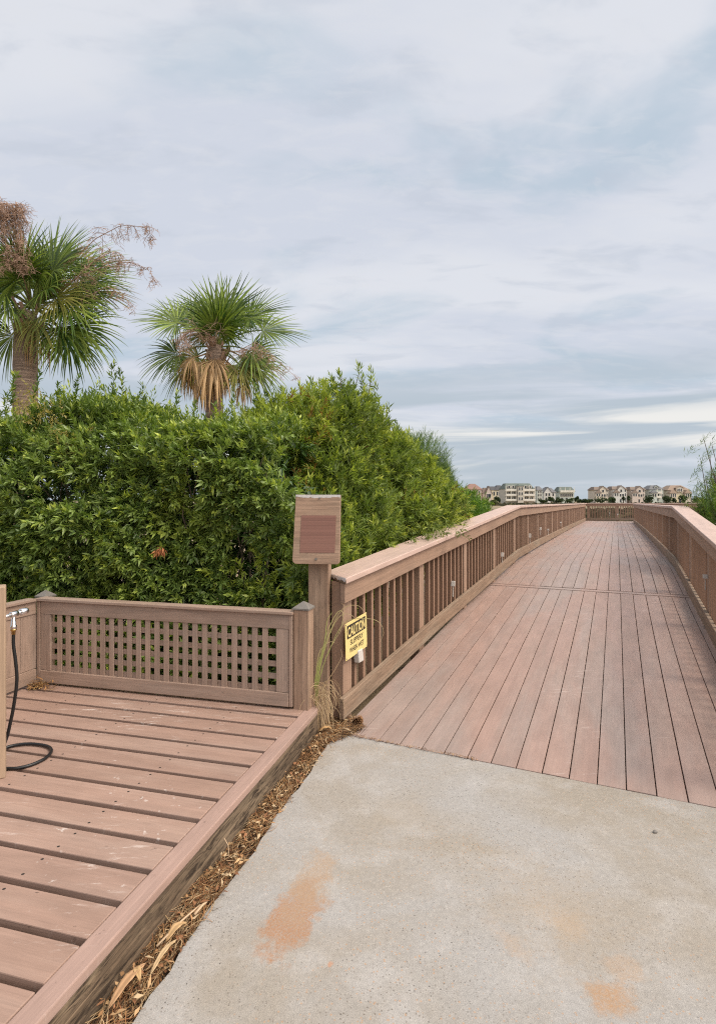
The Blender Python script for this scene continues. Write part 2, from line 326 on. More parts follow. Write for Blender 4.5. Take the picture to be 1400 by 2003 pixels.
def mat_concrete():
    m, g, b = new_mat('exposed concrete')
    tc = g.n('ShaderNodeTexCoord').outputs['Object']
    big = g.noise(tc, 1.1, 6, 0.6, 0.5); med = g.noise(g.mapping(tc, (1, 1, 1), (7, 3, 0)), 4.0, 6, 0.6); fine = g.noise(tc, 260, 4, 0.75); mid = g.noise(tc, 45, 4, .65)
    c = g.mix(g.ramp(big, 0.35, 0.65), (0.336, 0.324, 0.310), (0.305, 0.270, 0.226))
    c = g.mix(g.math('MULTIPLY', g.ramp(med, 0.45, 0.72), .55), c, (0.415, 0.40, 0.385))
    sc_ = g.math('MULTIPLY', g.ramp(fine, 0.25, 0.75, 0.72, 1.22), g.ramp(mid, 0.3, 0.7, 0.92, 1.06))
    c = g.n('ShaderNodeVectorMath', operation='SCALE', inp={0: c, 'Scale': sc_}).outputs[0]
    # exposed aggregate: small dark and tan stones
    for scl, th, colr, amt, off in ((95, 0.20, (0.13, 0.105, 0.085), .75, 0), (60, 0.13, (0.075, 0.068, 0.062), .8, 5), (75, 0.20, (0.42, 0.25, 0.14), .6, 11), (85, .2, (0.58, .55, .5), .3, 17)):
        vo = g.n('ShaderNodeTexVoronoi', inp={'Scale': scl, 'Randomness': 1.0}); g.nt.links.new(g.mapping(tc, (1, 1, 1), (off, off * .7, 0)), vo.inputs['Vector'])
        sp = g.n('ShaderNodeSeparateXYZ'); g.nt.links.new(vo.outputs['Color'], sp.inputs[0])
        pick = g.math('GREATER_THAN', sp.outputs[0], 0.68)
        patch = g.ramp(g.noise(g.mapping(tc, (1, 1, 1), (off, 2, 0)), 1.3, 3, .5), 0.36, 0.62)
        k = g.math('MULTIPLY', g.math('MULTIPLY', g.ramp(vo.outputs['Distance'], th, th * 1.6, 1, 0), pick), patch)
        c = g.mix(g.math('MULTIPLY', k, amt), c, colr)
    # rust stains
    nz = g.noise(tc, 9, 6, 0.65); nz2 = g.noise(tc, 110, 4, .7); nz3 = g.noise(tc, 34, 4, .65)
    def stain(c, px, py, px2, py2, wid, col, amt, soft=.55):
        a, e = on(px, py), on(px2, py2); mid_ = (a + e) / 2; ang = math.atan2(e.y - a.y, e.x - a.x); hl = (e - a).length / 2
        v = g.n('ShaderNodeVectorMath', operation='SUBTRACT', inp={1: tuple(mid_)}); g.nt.links.new(tc, v.inputs[0])
        v2 = g.n('ShaderNodeVectorRotate', rotation_type='Z_AXIS', inp={'Angle': -ang}); g.nt.links.new(v.outputs[0], v2.inputs[0])
        v3 = g.mapping(v2.outputs[0], (1 / hl, 1 / wid, 0)); ln = g.n('ShaderNodeVectorMath', operation='LENGTH'); g.nt.links.new(v3, ln.inputs[0])
        d = g.math('ADD', g.math('ADD', ln.outputs['Value'], g.math('MULTIPLY', g.math('SUBTRACT', nz, .5), 1.9)), g.math('MULTIPLY', g.math('SUBTRACT', nz3, .5), .9))
        k = g.math('MULTIPLY', g.ramp(d, 1 - soft, 1.05, 1, 0), g.ramp(nz2, .30, .62, .35, 1.0))
        return g.mix(g.math('MULTIPLY', k, amt), c, col)
    c = stain(c, 515, 1895, 622, 1715, .105, (0.335, 0.185, 0.105), .95, .45)
    c = stain(c, 570, 1820, 645, 1650, .10, (0.345, 0.245, 0.165), .75)
    c = stain(c, 610, 1800, 632, 1795, .03, (0.36, 0.22, 0.13), .6)
    c = stain(c, 1150, 1910, 1240, 1990, .10, (0.37, 0.225, 0.125), .85, .7)
    c = stain(c, 1160, 1880, 1260, 1900, .07, (0.40, 0.26, 0.16), .4)
    c = stain(c, 1050, 1770, 1160, 1850, .10, (0.41, 0.28, 0.17), .5, .9)
    c = stain(c, 950, 1790, 1050, 1900, .05, (0.41, 0.29, 0.2), .35, .9)
    c = stain(c, 1000, 1640, 1200, 1960, .34, (0.33, 0.265, 0.195), .5, .95)
    c = stain(c, 700, 1560, 880, 1620, .20, (0.34, 0.285, 0.22), .35, .95)
    c = stain(c, 640, 1885, 650, 1890, .015, (0.46, 0.22, 0.12), .7)
    g.nt.links.new(c, b.inputs['Base Color']); b.inputs['Roughness'].default_value = .82; b.inputs['Specular IOR Level'].default_value = .25
    bp = g.n('ShaderNodeBump', inp={'Strength': .5, 'Distance': .003, 'Height': g.math('ADD', fine, mid)}); g.nt.links.new(bp.outputs[0], b.inputs['Normal'])
    return m
M['concrete'] = mat_concrete()
def mat_ground():
    m, g, b = new_mat('dune ground')
    tc = g.n('ShaderNodeTexCoord').outputs['Object']
    a = g.noise(tc, 0.05, 6, .6); d = g.noise(tc, 2.5, 6, .65)
    c = g.mix(g.ramp(a, .4, .6), (0.30, 0.215, 0.135), (0.15, 0.15, 0.07)); c = g.mix(g.math('MULTIPLY', d, .5), c, (0.17, 0.12, 0.08))
    g.nt.links.new(c, b.inputs['Base Color']); b.inputs['Roughness'].default_value = .95
    return m
M['ground'] = mat_ground()
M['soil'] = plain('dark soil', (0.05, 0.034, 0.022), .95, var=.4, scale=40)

# ------------------------------------------------------------------ ground and pavement
def ground():
    xs = np.concatenate([-np.geomspace(4000, 8, 26), np.linspace(-7, 7, 40), np.geomspace(8, 4000, 26)])
    ys = np.concatenate([-np.geomspace(300, 4, 10), np.linspace(-3, 14, 46), np.geomspace(15, 5000, 36)])
    X, Y = np.meshgrid(xs, ys); r = np.hypot(X, Y)
    Zg = -0.09 - 0.85 * np.clip((r - 14) / 60, 0, 1)
    Zg += np.where(r > 6, 0.05 * np.sin(X * .9 + 1) * np.cos(Y * .7), 0) * np.clip((r - 6) / 4, 0, 1) * np.clip((80 - r) / 60, 0, 1)
    v = np.stack([X, Y, Zg], -1).reshape(-1, 3); nx, ny = len(xs), len(ys)
    i = (np.arange(ny - 1)[:, None] * nx + np.arange(nx - 1)[None]).ravel()
    f = np.stack([i, i + 1, i + nx + 1, i + nx], 1)
    o = link('ground', np_mesh('ground', v, f, None, True), M['ground']); o['kind'] = 'structure'
ground()
S0 = 3.342
QE, QC = -1.205, -1.085                                   # platform edge, concrete edge
def pavement():
    mb = MB()
    # left edge follows the platform, far edge follows the first board of the boardwalk
    a = P(-2.0, QC, 0); far = None
    s = 3.0
    while (P(s, QC, 0)).dot(U) < S0 - .008: s += .001
    pts = []
    n = 60
    for k in range(n + 1):
        ss = -2.0 + (s + 2.0) * k / n
        pts.append(P(ss, QC + (0.008 * math.sin(ss * 9) + .006 * math.sin(ss * 31 + 1) if 0 < k < n else 0), 0))
    c0 = pts[-1]; pts.append(B(S0 - .008, 4.2, 0)); pts.append(B(-4, 4.2, 0))
    top = [p.copy() for p in pts]; bot = [p - Z * .11 for p in pts]
    i = 0
    mb.v = [tuple(p) for p in top + bot]; N = len(top)
    mb.f = [tuple(range(N))] + [(k, (k + 1) % N, N + (k + 1) % N, N + k) for k in range(N)]
    mb.uv = [(0, 0)] * (N + 4 * N); mb.bd = [(0, 0)] * (N + 4 * N)
    o = mb.obj('pavement', M['concrete'], None, 0); o['kind'] = 'structure'
pavement()

# ------------------------------------------------------------------ boardwalk deck
DS = [3.342, 10.05, 13.0, 20, 28, 34.6, 37]; DZ = [0.0, .503, .512, .49, .42, .345, .33]
def deck_z(s): return float(np.interp(s, DS, DZ))
def nail_layer(me):
    pass
class Boards(MB):
    """boards with a second coordinate set measured from each board's own corner, for the nail heads"""
    def __init__(s): super().__init__(); s.nu = []
    def board(s, fn, a0, a1, c0, c1, z, th, cuts):
        st = []; aa = [a0] + [x for x in cuts if a0 < x < a1] + [a1]
        n0 = len(s.uv)
        for a in aa: st.append([fn(a, c0, z(a) - th), fn(a, c1, z(a) - th), fn(a, c1, z(a)), fn(a, c0, z(a))])
        s.sweep(st)
        w_ = abs(c1 - c0); per = [0, w_, w_ + th, 2 * w_ + th, 2 * w_ + 2 * th]
        for j in range(len(aa) - 1):
            for k in range(4):
                for (jj, kk) in ((j, k), (j, k + 1), (j + 1, k + 1), (j + 1, k)):
                    s.nu.append((aa[jj] - a0, per[kk] - w_ - th if k == 2 else -5))
        s.nu += [(-5, -5)] * 8
    def mesh(s, name, smooth=False):
        me = super().mesh(name, smooth)
        u = me.uv_layers.new(name='nail'); u.data.foreach_set('uv', np.array(s.nu, dtype=np.float32).ravel()); return me
def boardwalk():
    root = bpy.data.objects.new('boardwalk', None); COL.objects.link(root); root.location = B(S0, 0, 0); root.empty_display_size = .1
    tag(root, 'long brown plank boardwalk sloping up from the concrete between two railings', 'boardwalk', None, 'structure')
    mb = Boards(); cr = Boards()
    segs = [(S0, 8.01), (8.165, 12.88), (13.03, 17.8), (17.95, 22.7), (22.85, 27.6), (27.75, 35.75)]
    for k, (a, b) in enumerate(segs):
        off = rnd.uniform(-.03, .03) if k else 0.0
        for j in range(18):
            c0 = -1.699 + .1457 * j + off; g_ = .0022 + rnd.random() * .0012; dz = rnd.uniform(-.0015, .0015)
            mb.board(B, a + rnd.uniform(0, .004), b - rnd.uniform(0, .004), c0 + g_, c0 + .1457 - g_, lambda q, dz=dz: deck_z(q) + dz, .038, DS)
        if k: cr.board(lambda a_, c_, z_, s0=segs[k - 1][1]: B(s0 + .006 + c_, a_, z_), -1.70, .92, 0, .143, lambda q, s0=segs[k - 1][1]: deck_z(s0 + .07) + .001, .038, [])
    # boards of the arm that turns right at the far end
    for j in range(17):
        c0 = 33.25 + .1457 * j
        mb.board(lambda a_, c_, z_: B(c_, a_, z_), .935, 12, c0 + .004, c0 + .1417, lambda q: .34, .038, [])
    o = link('decking', mb.mesh('decking'), M['deck'], root, .003)
    link('cross_board', cr.mesh('cross_board'), M['deck'], root, .003)
    js = MB()
    for t in (-1.66, -.4, .86):
        ss = DS[:-1] + [35.7]
        js.sweep([[B(s, t - .03, deck_z(s) - .042 - .2), B(s, t + .03, deck_z(s) - .042 - .2), B(s, t + .03, deck_z(s) - .042), B(s, t - .03, deck_z(s) - .042)] for s in ss])
    for s in np.arange(5, 35, 2.4):
        for t in (-1.66, .86): js.bar(B(s, t, -1.1), B(s, t, deck_z(s) - .05), U * .07, V * .07)
    js.obj('joist', M['skirt'], root)
boardwalk()

# ------------------------------------------------------------------ railings
BAL = MB(); BAL.bar((0, 0, 0), (0, 0, .87), (.020, 0, 0), (0, .020, 0)); BAL_ME = BAL.mesh('baluster'); BAL_ME.materials.append(M['bal'])
PST = MB(); PST.bar((0, 0, 0), (0, 0, 1.2), (.07, 0, 0), (0, .045, 0)); PST_ME = PST.mesh('post'); PST_ME.materials.append(M['rail'])
def railing(root, fr, ax, a0, a1, side, t0, kb, cap, cap_in, cap_out, knots, first_post, skew=0.0, lights=(), pitch=.15, post_first_gap=None, swap=False):
    """fr(a, off, z) -> point; side +1/-1 = direction away from the walkway; t0, kb, cap are functions of a"""
    aa = [a0] + [k for k in knots if a0 < k < a1] + [a1]
    def strip(name, mat, o0, o1, z0, z1, bev, a_from=a0, skew_=0.0):
        mb = MB(); st = []
        for i, a in enumerate([a_from] + aa[1:]):
            sk = skew_ if i == 0 else 0
            o0_ = o0(a) if callable(o0) else o0; o1_ = o1(a) if callable(o1) else o1
            lo, hi = t0(a) + side * o0_, t0(a) + side * o1_
            st.append([fr(a, lo, z0(a)), fr(a + sk, hi, z0(a)), fr(a + sk, hi, z1(a)), fr(a, lo, z1(a))])
        mb.sweep(st); return mb.obj(name, mat, root, bev)
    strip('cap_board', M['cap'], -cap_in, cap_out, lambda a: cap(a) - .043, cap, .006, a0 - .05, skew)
    strip('top_rail', M['rail'], 0.0, .036, lambda a: cap(a) - .19, lambda a: cap(a) - .0445, .004)
    strip('kickboard', M['kick'], 0.0, .036, kb, lambda a: kb(a) + .147, .005, a0 - .02)
    rot = math.atan2(ax.y, ax.x)
    posts = []
    s = first_post
    while s < a1 - .05: posts.append(s); s += 1.56
    for s in posts:
        o = link('post', PST_ME, None, None); o.location = fr(s, t0(s) + side * .0835, cap(s) - .053 - 1.2); o.rotation_euler.z = rot
        o.parent = root; o.matrix_parent_inverse = world_inv(root)
    n = 0; rest = MB(); s = first_post + .13
    while s < a1 - .03:
        if min(abs(s - p) for p in posts) > .095:
            loc = fr(s + rnd.uniform(-.006, .006), t0(s) + side * .0585, cap(s) - .06 - .87)
            if n < 98:
                o = link('baluster', BAL_ME, None, None); o.location = loc; o.rotation_euler.z = rot; o.parent = root; o.matrix_parent_inverse = world_inv(root)
            else: rest.bar(loc, loc + Z * .87, ax * .02, ax.cross(Z) * .02)
            n += 1
        s += pitch
    if rest.v:
        o = rest.obj('baluster_run', M['bal'], root); o['kind'] = 'stuff'
    for (px, py, hgt, wd) in lights:
        # small path-light fixtures fixed to the balusters
        best = min(np.arange(a0, a1, .02), key=lambda a: abs((lambda p: CX + p.x / p.y * F)(fr(a, t0(a) + side * .02, 0)) - px))
        p = fr(best, t0(best) + side * .012, 0); z = CAMH - (py - HY) / F * p.y
        hgt *= .8; wd *= .8
        mb = MB(); mb.bar(p + Z * (z - hgt / 2), p + Z * (z + hgt / 2) + ax * .015, ax * wd, ax.cross(Z) * .022)
        mb.tube([p + Z * (z - hgt / 2 - .12), p + Z * (z - hgt / 2 + .02)], .006, 6)
        mb.obj('rail_light', M['white_metal'], root, .004)
def lin(xs, ys): return lambda a: float(np.interp(a, xs, ys))
KN = [5.85, 8.05, 10.05, 13, 20, 28]
lt0 = lin([3.4, 10.05, 20, 35.6], [-1.722, -1.545, -1.56, -1.62])
lcap = lin([3.42, 10.05, 35.6], [1.030, 1.477, 1.375])
lkb = lambda a: deck_z(a) + float(np.interp(a, [3.4, 5, 10, 14, 20], [.025, .06, .052, .035, .018]))
rl = empty('boardwalk_railing', B(3.45, -1.75, 0), 'brown baluster railing with chipped cap end and yellow caution sign, beside the hedge', 'railing', 'wooden railings of the boardwalk')
railing(rl, B, U, 3.49, 35.62, -1, lt0, lkb, lcap, .035, lin([3.4, 5, 10, 12], [.26, .26, .22, .17]), KN, 3.60, .24,
        [(884, 1142, .07, .010), (981, 1085, .075, .010), (1035, 1048, .10, .014), (1056, 1034, .08, .008), (1071, 1036, .05, .008), (1096, 1022, .05, .010)])
rt0 = lambda a: .82
rcap = lin([3.42, 10.05, 33.2], [1.018, 1.476, 1.375]); rkb = lambda a: deck_z(a) + .018
rr = empty('boardwalk_railing', B(3.45, .85, 0), 'brown baluster railing along the right side of the planks, running out of the frame', 'railing', 'wooden railings of the boardwalk')
railing(rr, B, U, 3.49, 33.2, 1, rt0, rkb, rcap, .03, .185, KN, 3.60, 0.0, [(1381, 1128, .05, .01)])
rf = empty('boardwalk_railing', B(35.7, .5, 0), 'lighter brown railing closing the far end of the boardwalk where it turns', 'railing', 'wooden railings of the boardwalk')
railing(rf, lambda a, o, z: B(o, a, z), V, -1.60, 12.0, 1, lambda a: 35.68, lin([-1.6, .9, 12], [.335, .40, .42]), lin([-1.6, 12], [1.385, 1.40]), .03, .16, [0.9], -1.50, 0, [(1192, 1004, .15, .02), (1207, 1006, .09, .04)], .088)
# chipped paint on the raw end of the near cap
def cap_end():
    mb = MB(); a0 = 3.44; a = B(a0 - .004, lt0(3.42) + .035, lcap(3.42)); b = B(a0 + .236, lt0(3.42) - .26, lcap(3.42)); d = (b - a); n = Vector((-d.y, d.x, 0)).normalized()
    if n.dot(U) > 0: n = -n
    N = 26; r_ = random.Random(3)
    for k in range(N):
        h0, h1 = [.012 + .014 * abs(math.sin(k_ * 1.3) * math.sin(k_ * .47 + 1)) + .004 * r_.random() for k_ in (k, k + 1)]
        p0, p1 = a + d * (k / N) + n * .002, a + d * ((k + 1) / N) + n * .002
        mb.bar((p0 - Z * h0 / 2), (p1 - Z * h0 / 2), n * .0015, Z * (h0 / 2))
    mb.obj('chipped_edge', M['chip'], rl)
    e = MB(); e.bar(a + n * .0006 - Z * .033, b + n * .0006 - Z * .033, n * .0006, Z * .0095); e.obj('raw_end', M['skirt'], rl)
cap_end()

# ------------------------------------------------------------------ side platform
PH = 0.17
def platform():
    root = empty('wooden_platform', P(2, QE - .5, 0), 'low wooden platform of wide reddish planks with a rotting edge beam, beside the concrete', 'platform')
    mb = Boards(); pitch = .1715; s = 3.700
    while s > -1.6:
        dz = rnd.uniform(-.002, .002)
        mb.board(lambda a, c_, z_: P(c_, a, z_), -3.62, QE - .083, s - .1425, s, lambda q, dz=dz: PH + dz, .038, [])
        s -= pitch
    link('decking', mb.mesh('decking'), M['plat'], root, .004)
    e = Boards(); e.board(lambda a, c_, z_: P(a, c_, z_), -1.8, 3.632, QE - .079, QE, lambda q: PH + .001, .038, [])
    link('edge_board', e.mesh('edge_board'), M['edge'], root, .005)
    k = MB(); k.bar(P(-1.8, QE - .024, .055), P(3.622, QE - .024, .055), PQ * .019, Z * .0765)
    k.obj('edge_beam', M['skirt'], root, .006)
    j = MB()
    for q in (-1.75, -2.3, -2.9, -3.5): j.bar(P(-1.8, q, .05), P(3.55, q, .05), PQ * .02, Z * .08)
    j.obj('joist', M['skirt'], root)
platform()
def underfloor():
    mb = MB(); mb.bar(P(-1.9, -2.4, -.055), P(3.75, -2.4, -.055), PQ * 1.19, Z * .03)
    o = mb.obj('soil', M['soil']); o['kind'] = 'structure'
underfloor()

# ------------------------------------------------------------------ lattice fence round the platform
def fence():
    root = empty('lattice_fence', P(3.47, -2.3, PH), 'low brown fence with a square lattice panel at the back of the platform', 'fence')
    s0, zb, zt = 3.475, PH + .018, PH + .655
    qa, qb = -3.40, -1.385
    def hb(name, q0, q1, z0, z1, s_a, s_b, mat=M['lat']):
        mb = MB(); mb.bar(P((s_a + s_b) / 2, q0, (z0 + z1) / 2), P((s_a + s_b) / 2, q1, (z0 + z1) / 2), PU * ((s_b - s_a) / 2), Z * ((z1 - z0) / 2)); return mb.obj(name, mat, root, .003)
    def vb(name, q0, q1, z0, z1, s_a, s_b, mat=M['lat']):
        mb = MB(); mb.bar(P((s_a + s_b) / 2, (q0 + q1) / 2, z0), P((s_a + s_b) / 2, (q0 + q1) / 2, z1), PQ * ((q1 - q0) / 2), PU * ((s_b - s_a) / 2)); return mb.obj(name, mat, root, .003)
    hb('top_rail', qa, qb, zt - .120, zt - .022, s0, s0 + .03)
    hb('cap_board', qa - .03, qb + .03, zt - .0205, zt, s0 - .02, s0 + .075)
    hb('bottom_rail', qa, qb - .004, zb, zb + .09, s0 - .006, s0 + .03)
    vb('stile', qa, qa + .085, zb + .0915, zt - .1215, s0 + .002, s0 + .03)
    vb('stile', qb - .095, qb - .006, zb + .0915, zt - .1215, s0 + .002, s0 + .03)
    vb('trim_strip', qb - .0015, qb + .022, zb, zt - .023, s0 - .004, s0 + .034)
    vb('trim_strip', qa - .030, qa - .0035, zb, zt - .023, s0 - .004, s0 + .03)
    mb = MB(); l0, l1 = qa + .09, qb - .1; n = 24; pt = (l1 - l0) / n
    for k in range(1, n):
        q = l0 + pt * k - pt * .02
        mb.bar(P(s0 + .012, q, zb + .085), P(s0 + .012, q, zt - .115), PQ * .0205, PU * .0045)
    H = zt - .12 - zb - .09
    for k in range(5):
        z = zb + .09 + H * (k + .22) / 5.15 - .012
        mb.bar(P(s0 + .0235, l0 - .02, z + .012), P(s0 + .0235, l1 + .02, z + .012), PU * .0045, Z * .019)
    mb.obj('lattice', M['lat'], root, .0015)
    # corner posts with pyramid caps
    def post(q, s, h, wd, pyr):
        mb = MB(); mb.bar(P(s, q, PH - .15), P(s, q, PH + h), PQ * wd, PU * wd); p = mb.obj('post', M['post'], root, .004)
        c = MB(); b0 = PH + h + .002; w2 = wd + .008
        ring = [[P(s + y * w2, q + x * w2, b0) for x, y in ((-1, -1), (1, -1), (1, 1), (-1, 1))], [P(s + y * w2, q + x * w2, b0 + .010) for x, y in ((-1, -1), (1, -1), (1, 1), (-1, 1))], [P(s + y * .004, q + x * .004, b0 + pyr) for x, y in ((-1, -1), (1, -1), (1, 1), (-1, 1))]]
        c.sweep(ring); c.obj('post_cap', M['grey_cap'], p)
    post(-1.305, 3.535, .665, .052, .05)
    post(-3.475, 3.60, .640, .045, .05)
    # the side panel that comes forward on the left
    def sb(name, s_a, s_b, z0, z1, q0, q1):
        mb = MB(); mb.bar(P(s_a, (q0 + q1) / 2, (z0 + z1) / 2), P(s_b, (q0 + q1) / 2, (z0 + z1) / 2), PQ * ((q1 - q0) / 2), Z * ((z1 - z0) / 2)); return mb.obj(name, M['lat'], root, .003)
    qf = -3.435
    sb('cap_board', 1.2, s0 - .022, zt - .0215, zt - .001, qf - .06, qf + .02)
    sb('top_rail', 1.2, s0 - .005, zt - .120, zt - .023, qf - .03, qf)
    sb('bottom_rail', 1.2, s0 - .008, zb, zb + .1, qf - .03, qf + .005)
    for k in range(12):
        s = s0 - .06 - k * .155
        mb = MB(); mb.bar(P(s, qf - .02, zb + .1015), P(s, qf - .02, zt - .1215), PU * .0765, PQ * .012); mb.obj('side_board', M['lat'], root, .003)
fence()

# ------------------------------------------------------------------ foot-shower post with tap, and its hose
def shower():
    b = on(11, 1523, PH); fy = Vector((b.x, b.y, 0)).normalized(); fy = (Matrix.Rotation(R(-2), 3, 'Z') @ fy); fx = Vector((fy.y, -fy.x, 0)); ctr = b - fx * .046 + fy * .046; ctr.z = PH
    root = empty('shower_post', ctr, 'pale square wooden post with a chrome tap, standing on the platform', 'post')
    mb = MB(); mb.bar(ctr + Z * .001, ctr + Z * .965, fx * .046, fy * .046); mb.obj('post', M['pale'], root, .006)
    z = 1.0
    a = at(12, 1206, 2.86); d = (at(53, 1194, 2.98) - a)
    t = MB(); t.tube([a - d * .1, a + d * .22], .009, 14); t.tube([a + d * .20, a + d * .24, a + d * .52, a + d * .55], [.013, .015, .015, .012], 16)
    t.tube([a + d * .55, a + d * .66], .012, 14); t.tube([a + d * .66, a + d * .68, a + d * .96, a + d * 1.0], [.015, .0175, .0175, .015], 18)
    tap = t.obj('tap', M['chrome'], root, 0, True)
    v0 = a + d * .34
    v = MB(); v.tube([v0 - Z * .008, v0 - Z * .035, v0 - Z * .037, v0 - Z * .055, v0 - Z * .06, v0 - Z * .076], [.009, .009, .012, .012, .016, .016], 16); v.obj('valve', M['chrome'], root, 0, True)
    n = MB(); n.tube([v0 - Z * .076, v0 - Z * .083, v0 - Z * .085, v0 - Z * .105], [.0155, .0155, .0105, .0095], 14); n.obj('hose_fitting', M['brass'], root, 0, True)
    # hose
    pts = [v0 - Z * .10, v0 - Z * .16]
    Yh = v0.y
    for (px, py) in ((30, 1290), (33, 1330), (27, 1380), (20, 1415), (14, 1440)): pts.append(at(px, py, Yh))
    e = at(6, 1460, Yh); pts += [e, P(e.dot(PU) + .05, e.dot(PQ) - .07, PH + .10)]
    zz = PH + .0105
    for (px, py) in ((-22, 1478), (14, 1462), (45, 1456), (70, 1456), (92, 1460), (100, 1466), (99, 1473), (88, 1484), (68, 1494), (45, 1501), (18, 1504), (-25, 1500), (-80, 1490)):
        pts.append(on(px, py, zz))
    # smooth the path
    def cr(ps, n=7):
        o = []; q = [ps[0]] + ps + [ps[-1]]
        for i in range(1, len(q) - 2):
            for k in range(n):
                t_ = k / n; p0, p1, p2, p3 = q[i - 1:i + 3]
                o.append(.5 * ((2 * p1) + (p2 - p0) * t_ + (2 * p0 - 5 * p1 + 4 * p2 - p3) * t_ ** 2 + (3 * p1 - p0 - 3 * p2 + p3) * t_ ** 3))
        return o + [ps[-1]]
    h = MB(); h.tube(cr(pts), .0085, 10)
    o = h.obj('garden_hose', M['rubber'], None, 0, True); tag(o, 'black rubber hose hanging from the chrome tap and looped on the planks', 'hose')
shower()

# ------------------------------------------------------------------ sign post with blank weathered board
def sign_post():
    ctr = Vector((-.272, 3.99, -.1))
    root = empty('sign_post', ctr, 'square wooden post carrying a blank weathered board with a faded red panel', 'sign')
    fx, fy = PQ.copy(), PU.copy()
    fx = Vector((1, -.10, 0)).normalized(); fy = Vector((.10, 1, 0)).normalized()
    mb = MB(); mb.bar(ctr, ctr + Z * 1.48, fx * .073, fy * .07); mb.obj('post', M['post'], root, .008)
    # board: bottom corners rounded, tilted slightly back
    tilt = fy * .05
    def bp(x, z, d): return Vector((ctr.x, ctr.y, 0)) - fy * .075 + fx * (x - .003) + Z * z + tilt * ((z - 1.37) / .24) - fy * d
    hw, z0, z1, r = .164, 1.128, 1.608, .03
    prof = [(-hw * .97, z1), (hw * .97, z1 - .002)]
    for k in range(7): a = k / 6 * math.pi / 2; prof.append((hw - r * .6 + r * .6 * math.cos(a), z0 + r * .6 - r * .6 * math.sin(a)))
    for k in range(7): a = math.pi / 2 + k / 6 * math.pi / 2; prof.append((-hw + r + r * math.cos(a), z0 + r - r * math.sin(a)))
    m2 = MB(); bd = (.4, .5); N = len(prof); base = 0
    for dd in (.040, 0.0): m2.v += [tuple(bp(x, z, dd)) for x, z in prof]
    m2.f = [tuple(range(N)), tuple(range(N, 2 * N))] + [(k, (k + 1) % N, N + (k + 1) % N, N + k) for k in range(N)]
    m2.uv = [(x + 3, z) for x, z in prof] * 2
    for k in range(N): (x, z), (x2, z2) = prof[k], prof[(k + 1) % N]; m2.uv += [(x, z), (x2, z2), (x2, z2 + .04), (x, z + .04)]
    m2.bd = [bd] * len(m2.uv)
    brd = m2.obj('board', M['post'], root, .003)
    m3 = MB(); bd = (.5, .5)
    x0, x1, za, zb = -.113, .131, 1.205, 1.462
    q = [bp(x0, za, .0425), bp(x1, za + .002, .0425), bp(x1 + .002, zb, .0425), bp(x0, zb, .0425)]
    back = [p + fy * .003 for p in q]; m3.sweep([back, q])
    m3.uv = [(u * .2 + 3, v) for u, v in m3.uv]
    m3.v = m3.v
    pn = m3.obj('faded_panel', M['redboard'], brd)
    # raw pale top edge where the paint has worn off
    m4 = MB(); N = 20; r_ = random.Random(5)
    for k in range(N):
        xa, xb = -hw * .97 + 2 * hw * .97 * k / N, -hw * .97 + 2 * hw * .97 * (k + 1) / N
        h = .012 + .010 * math.sin(k / N * 3.0) ** .7 + r_.uniform(-.003, .003)
        m4.bar(bp(xa, z1 - h / 2 - .001, .041), bp(xb, z1 - h / 2 - .001, .041), fy * .0015, Z * (h / 2))
    m4.obj('worn_edge', M['chip'], brd)
    m5 = MB(); c = bp(.002, 1.163, .042); m5.tube([c, c - fy * .006], .009, 10); m5.tube([bp(.012, 1.583, .042), bp(.012, 1.583, .047)], .006, 8); m5.obj('screw', M['grey_cap'], brd)
sign_post()

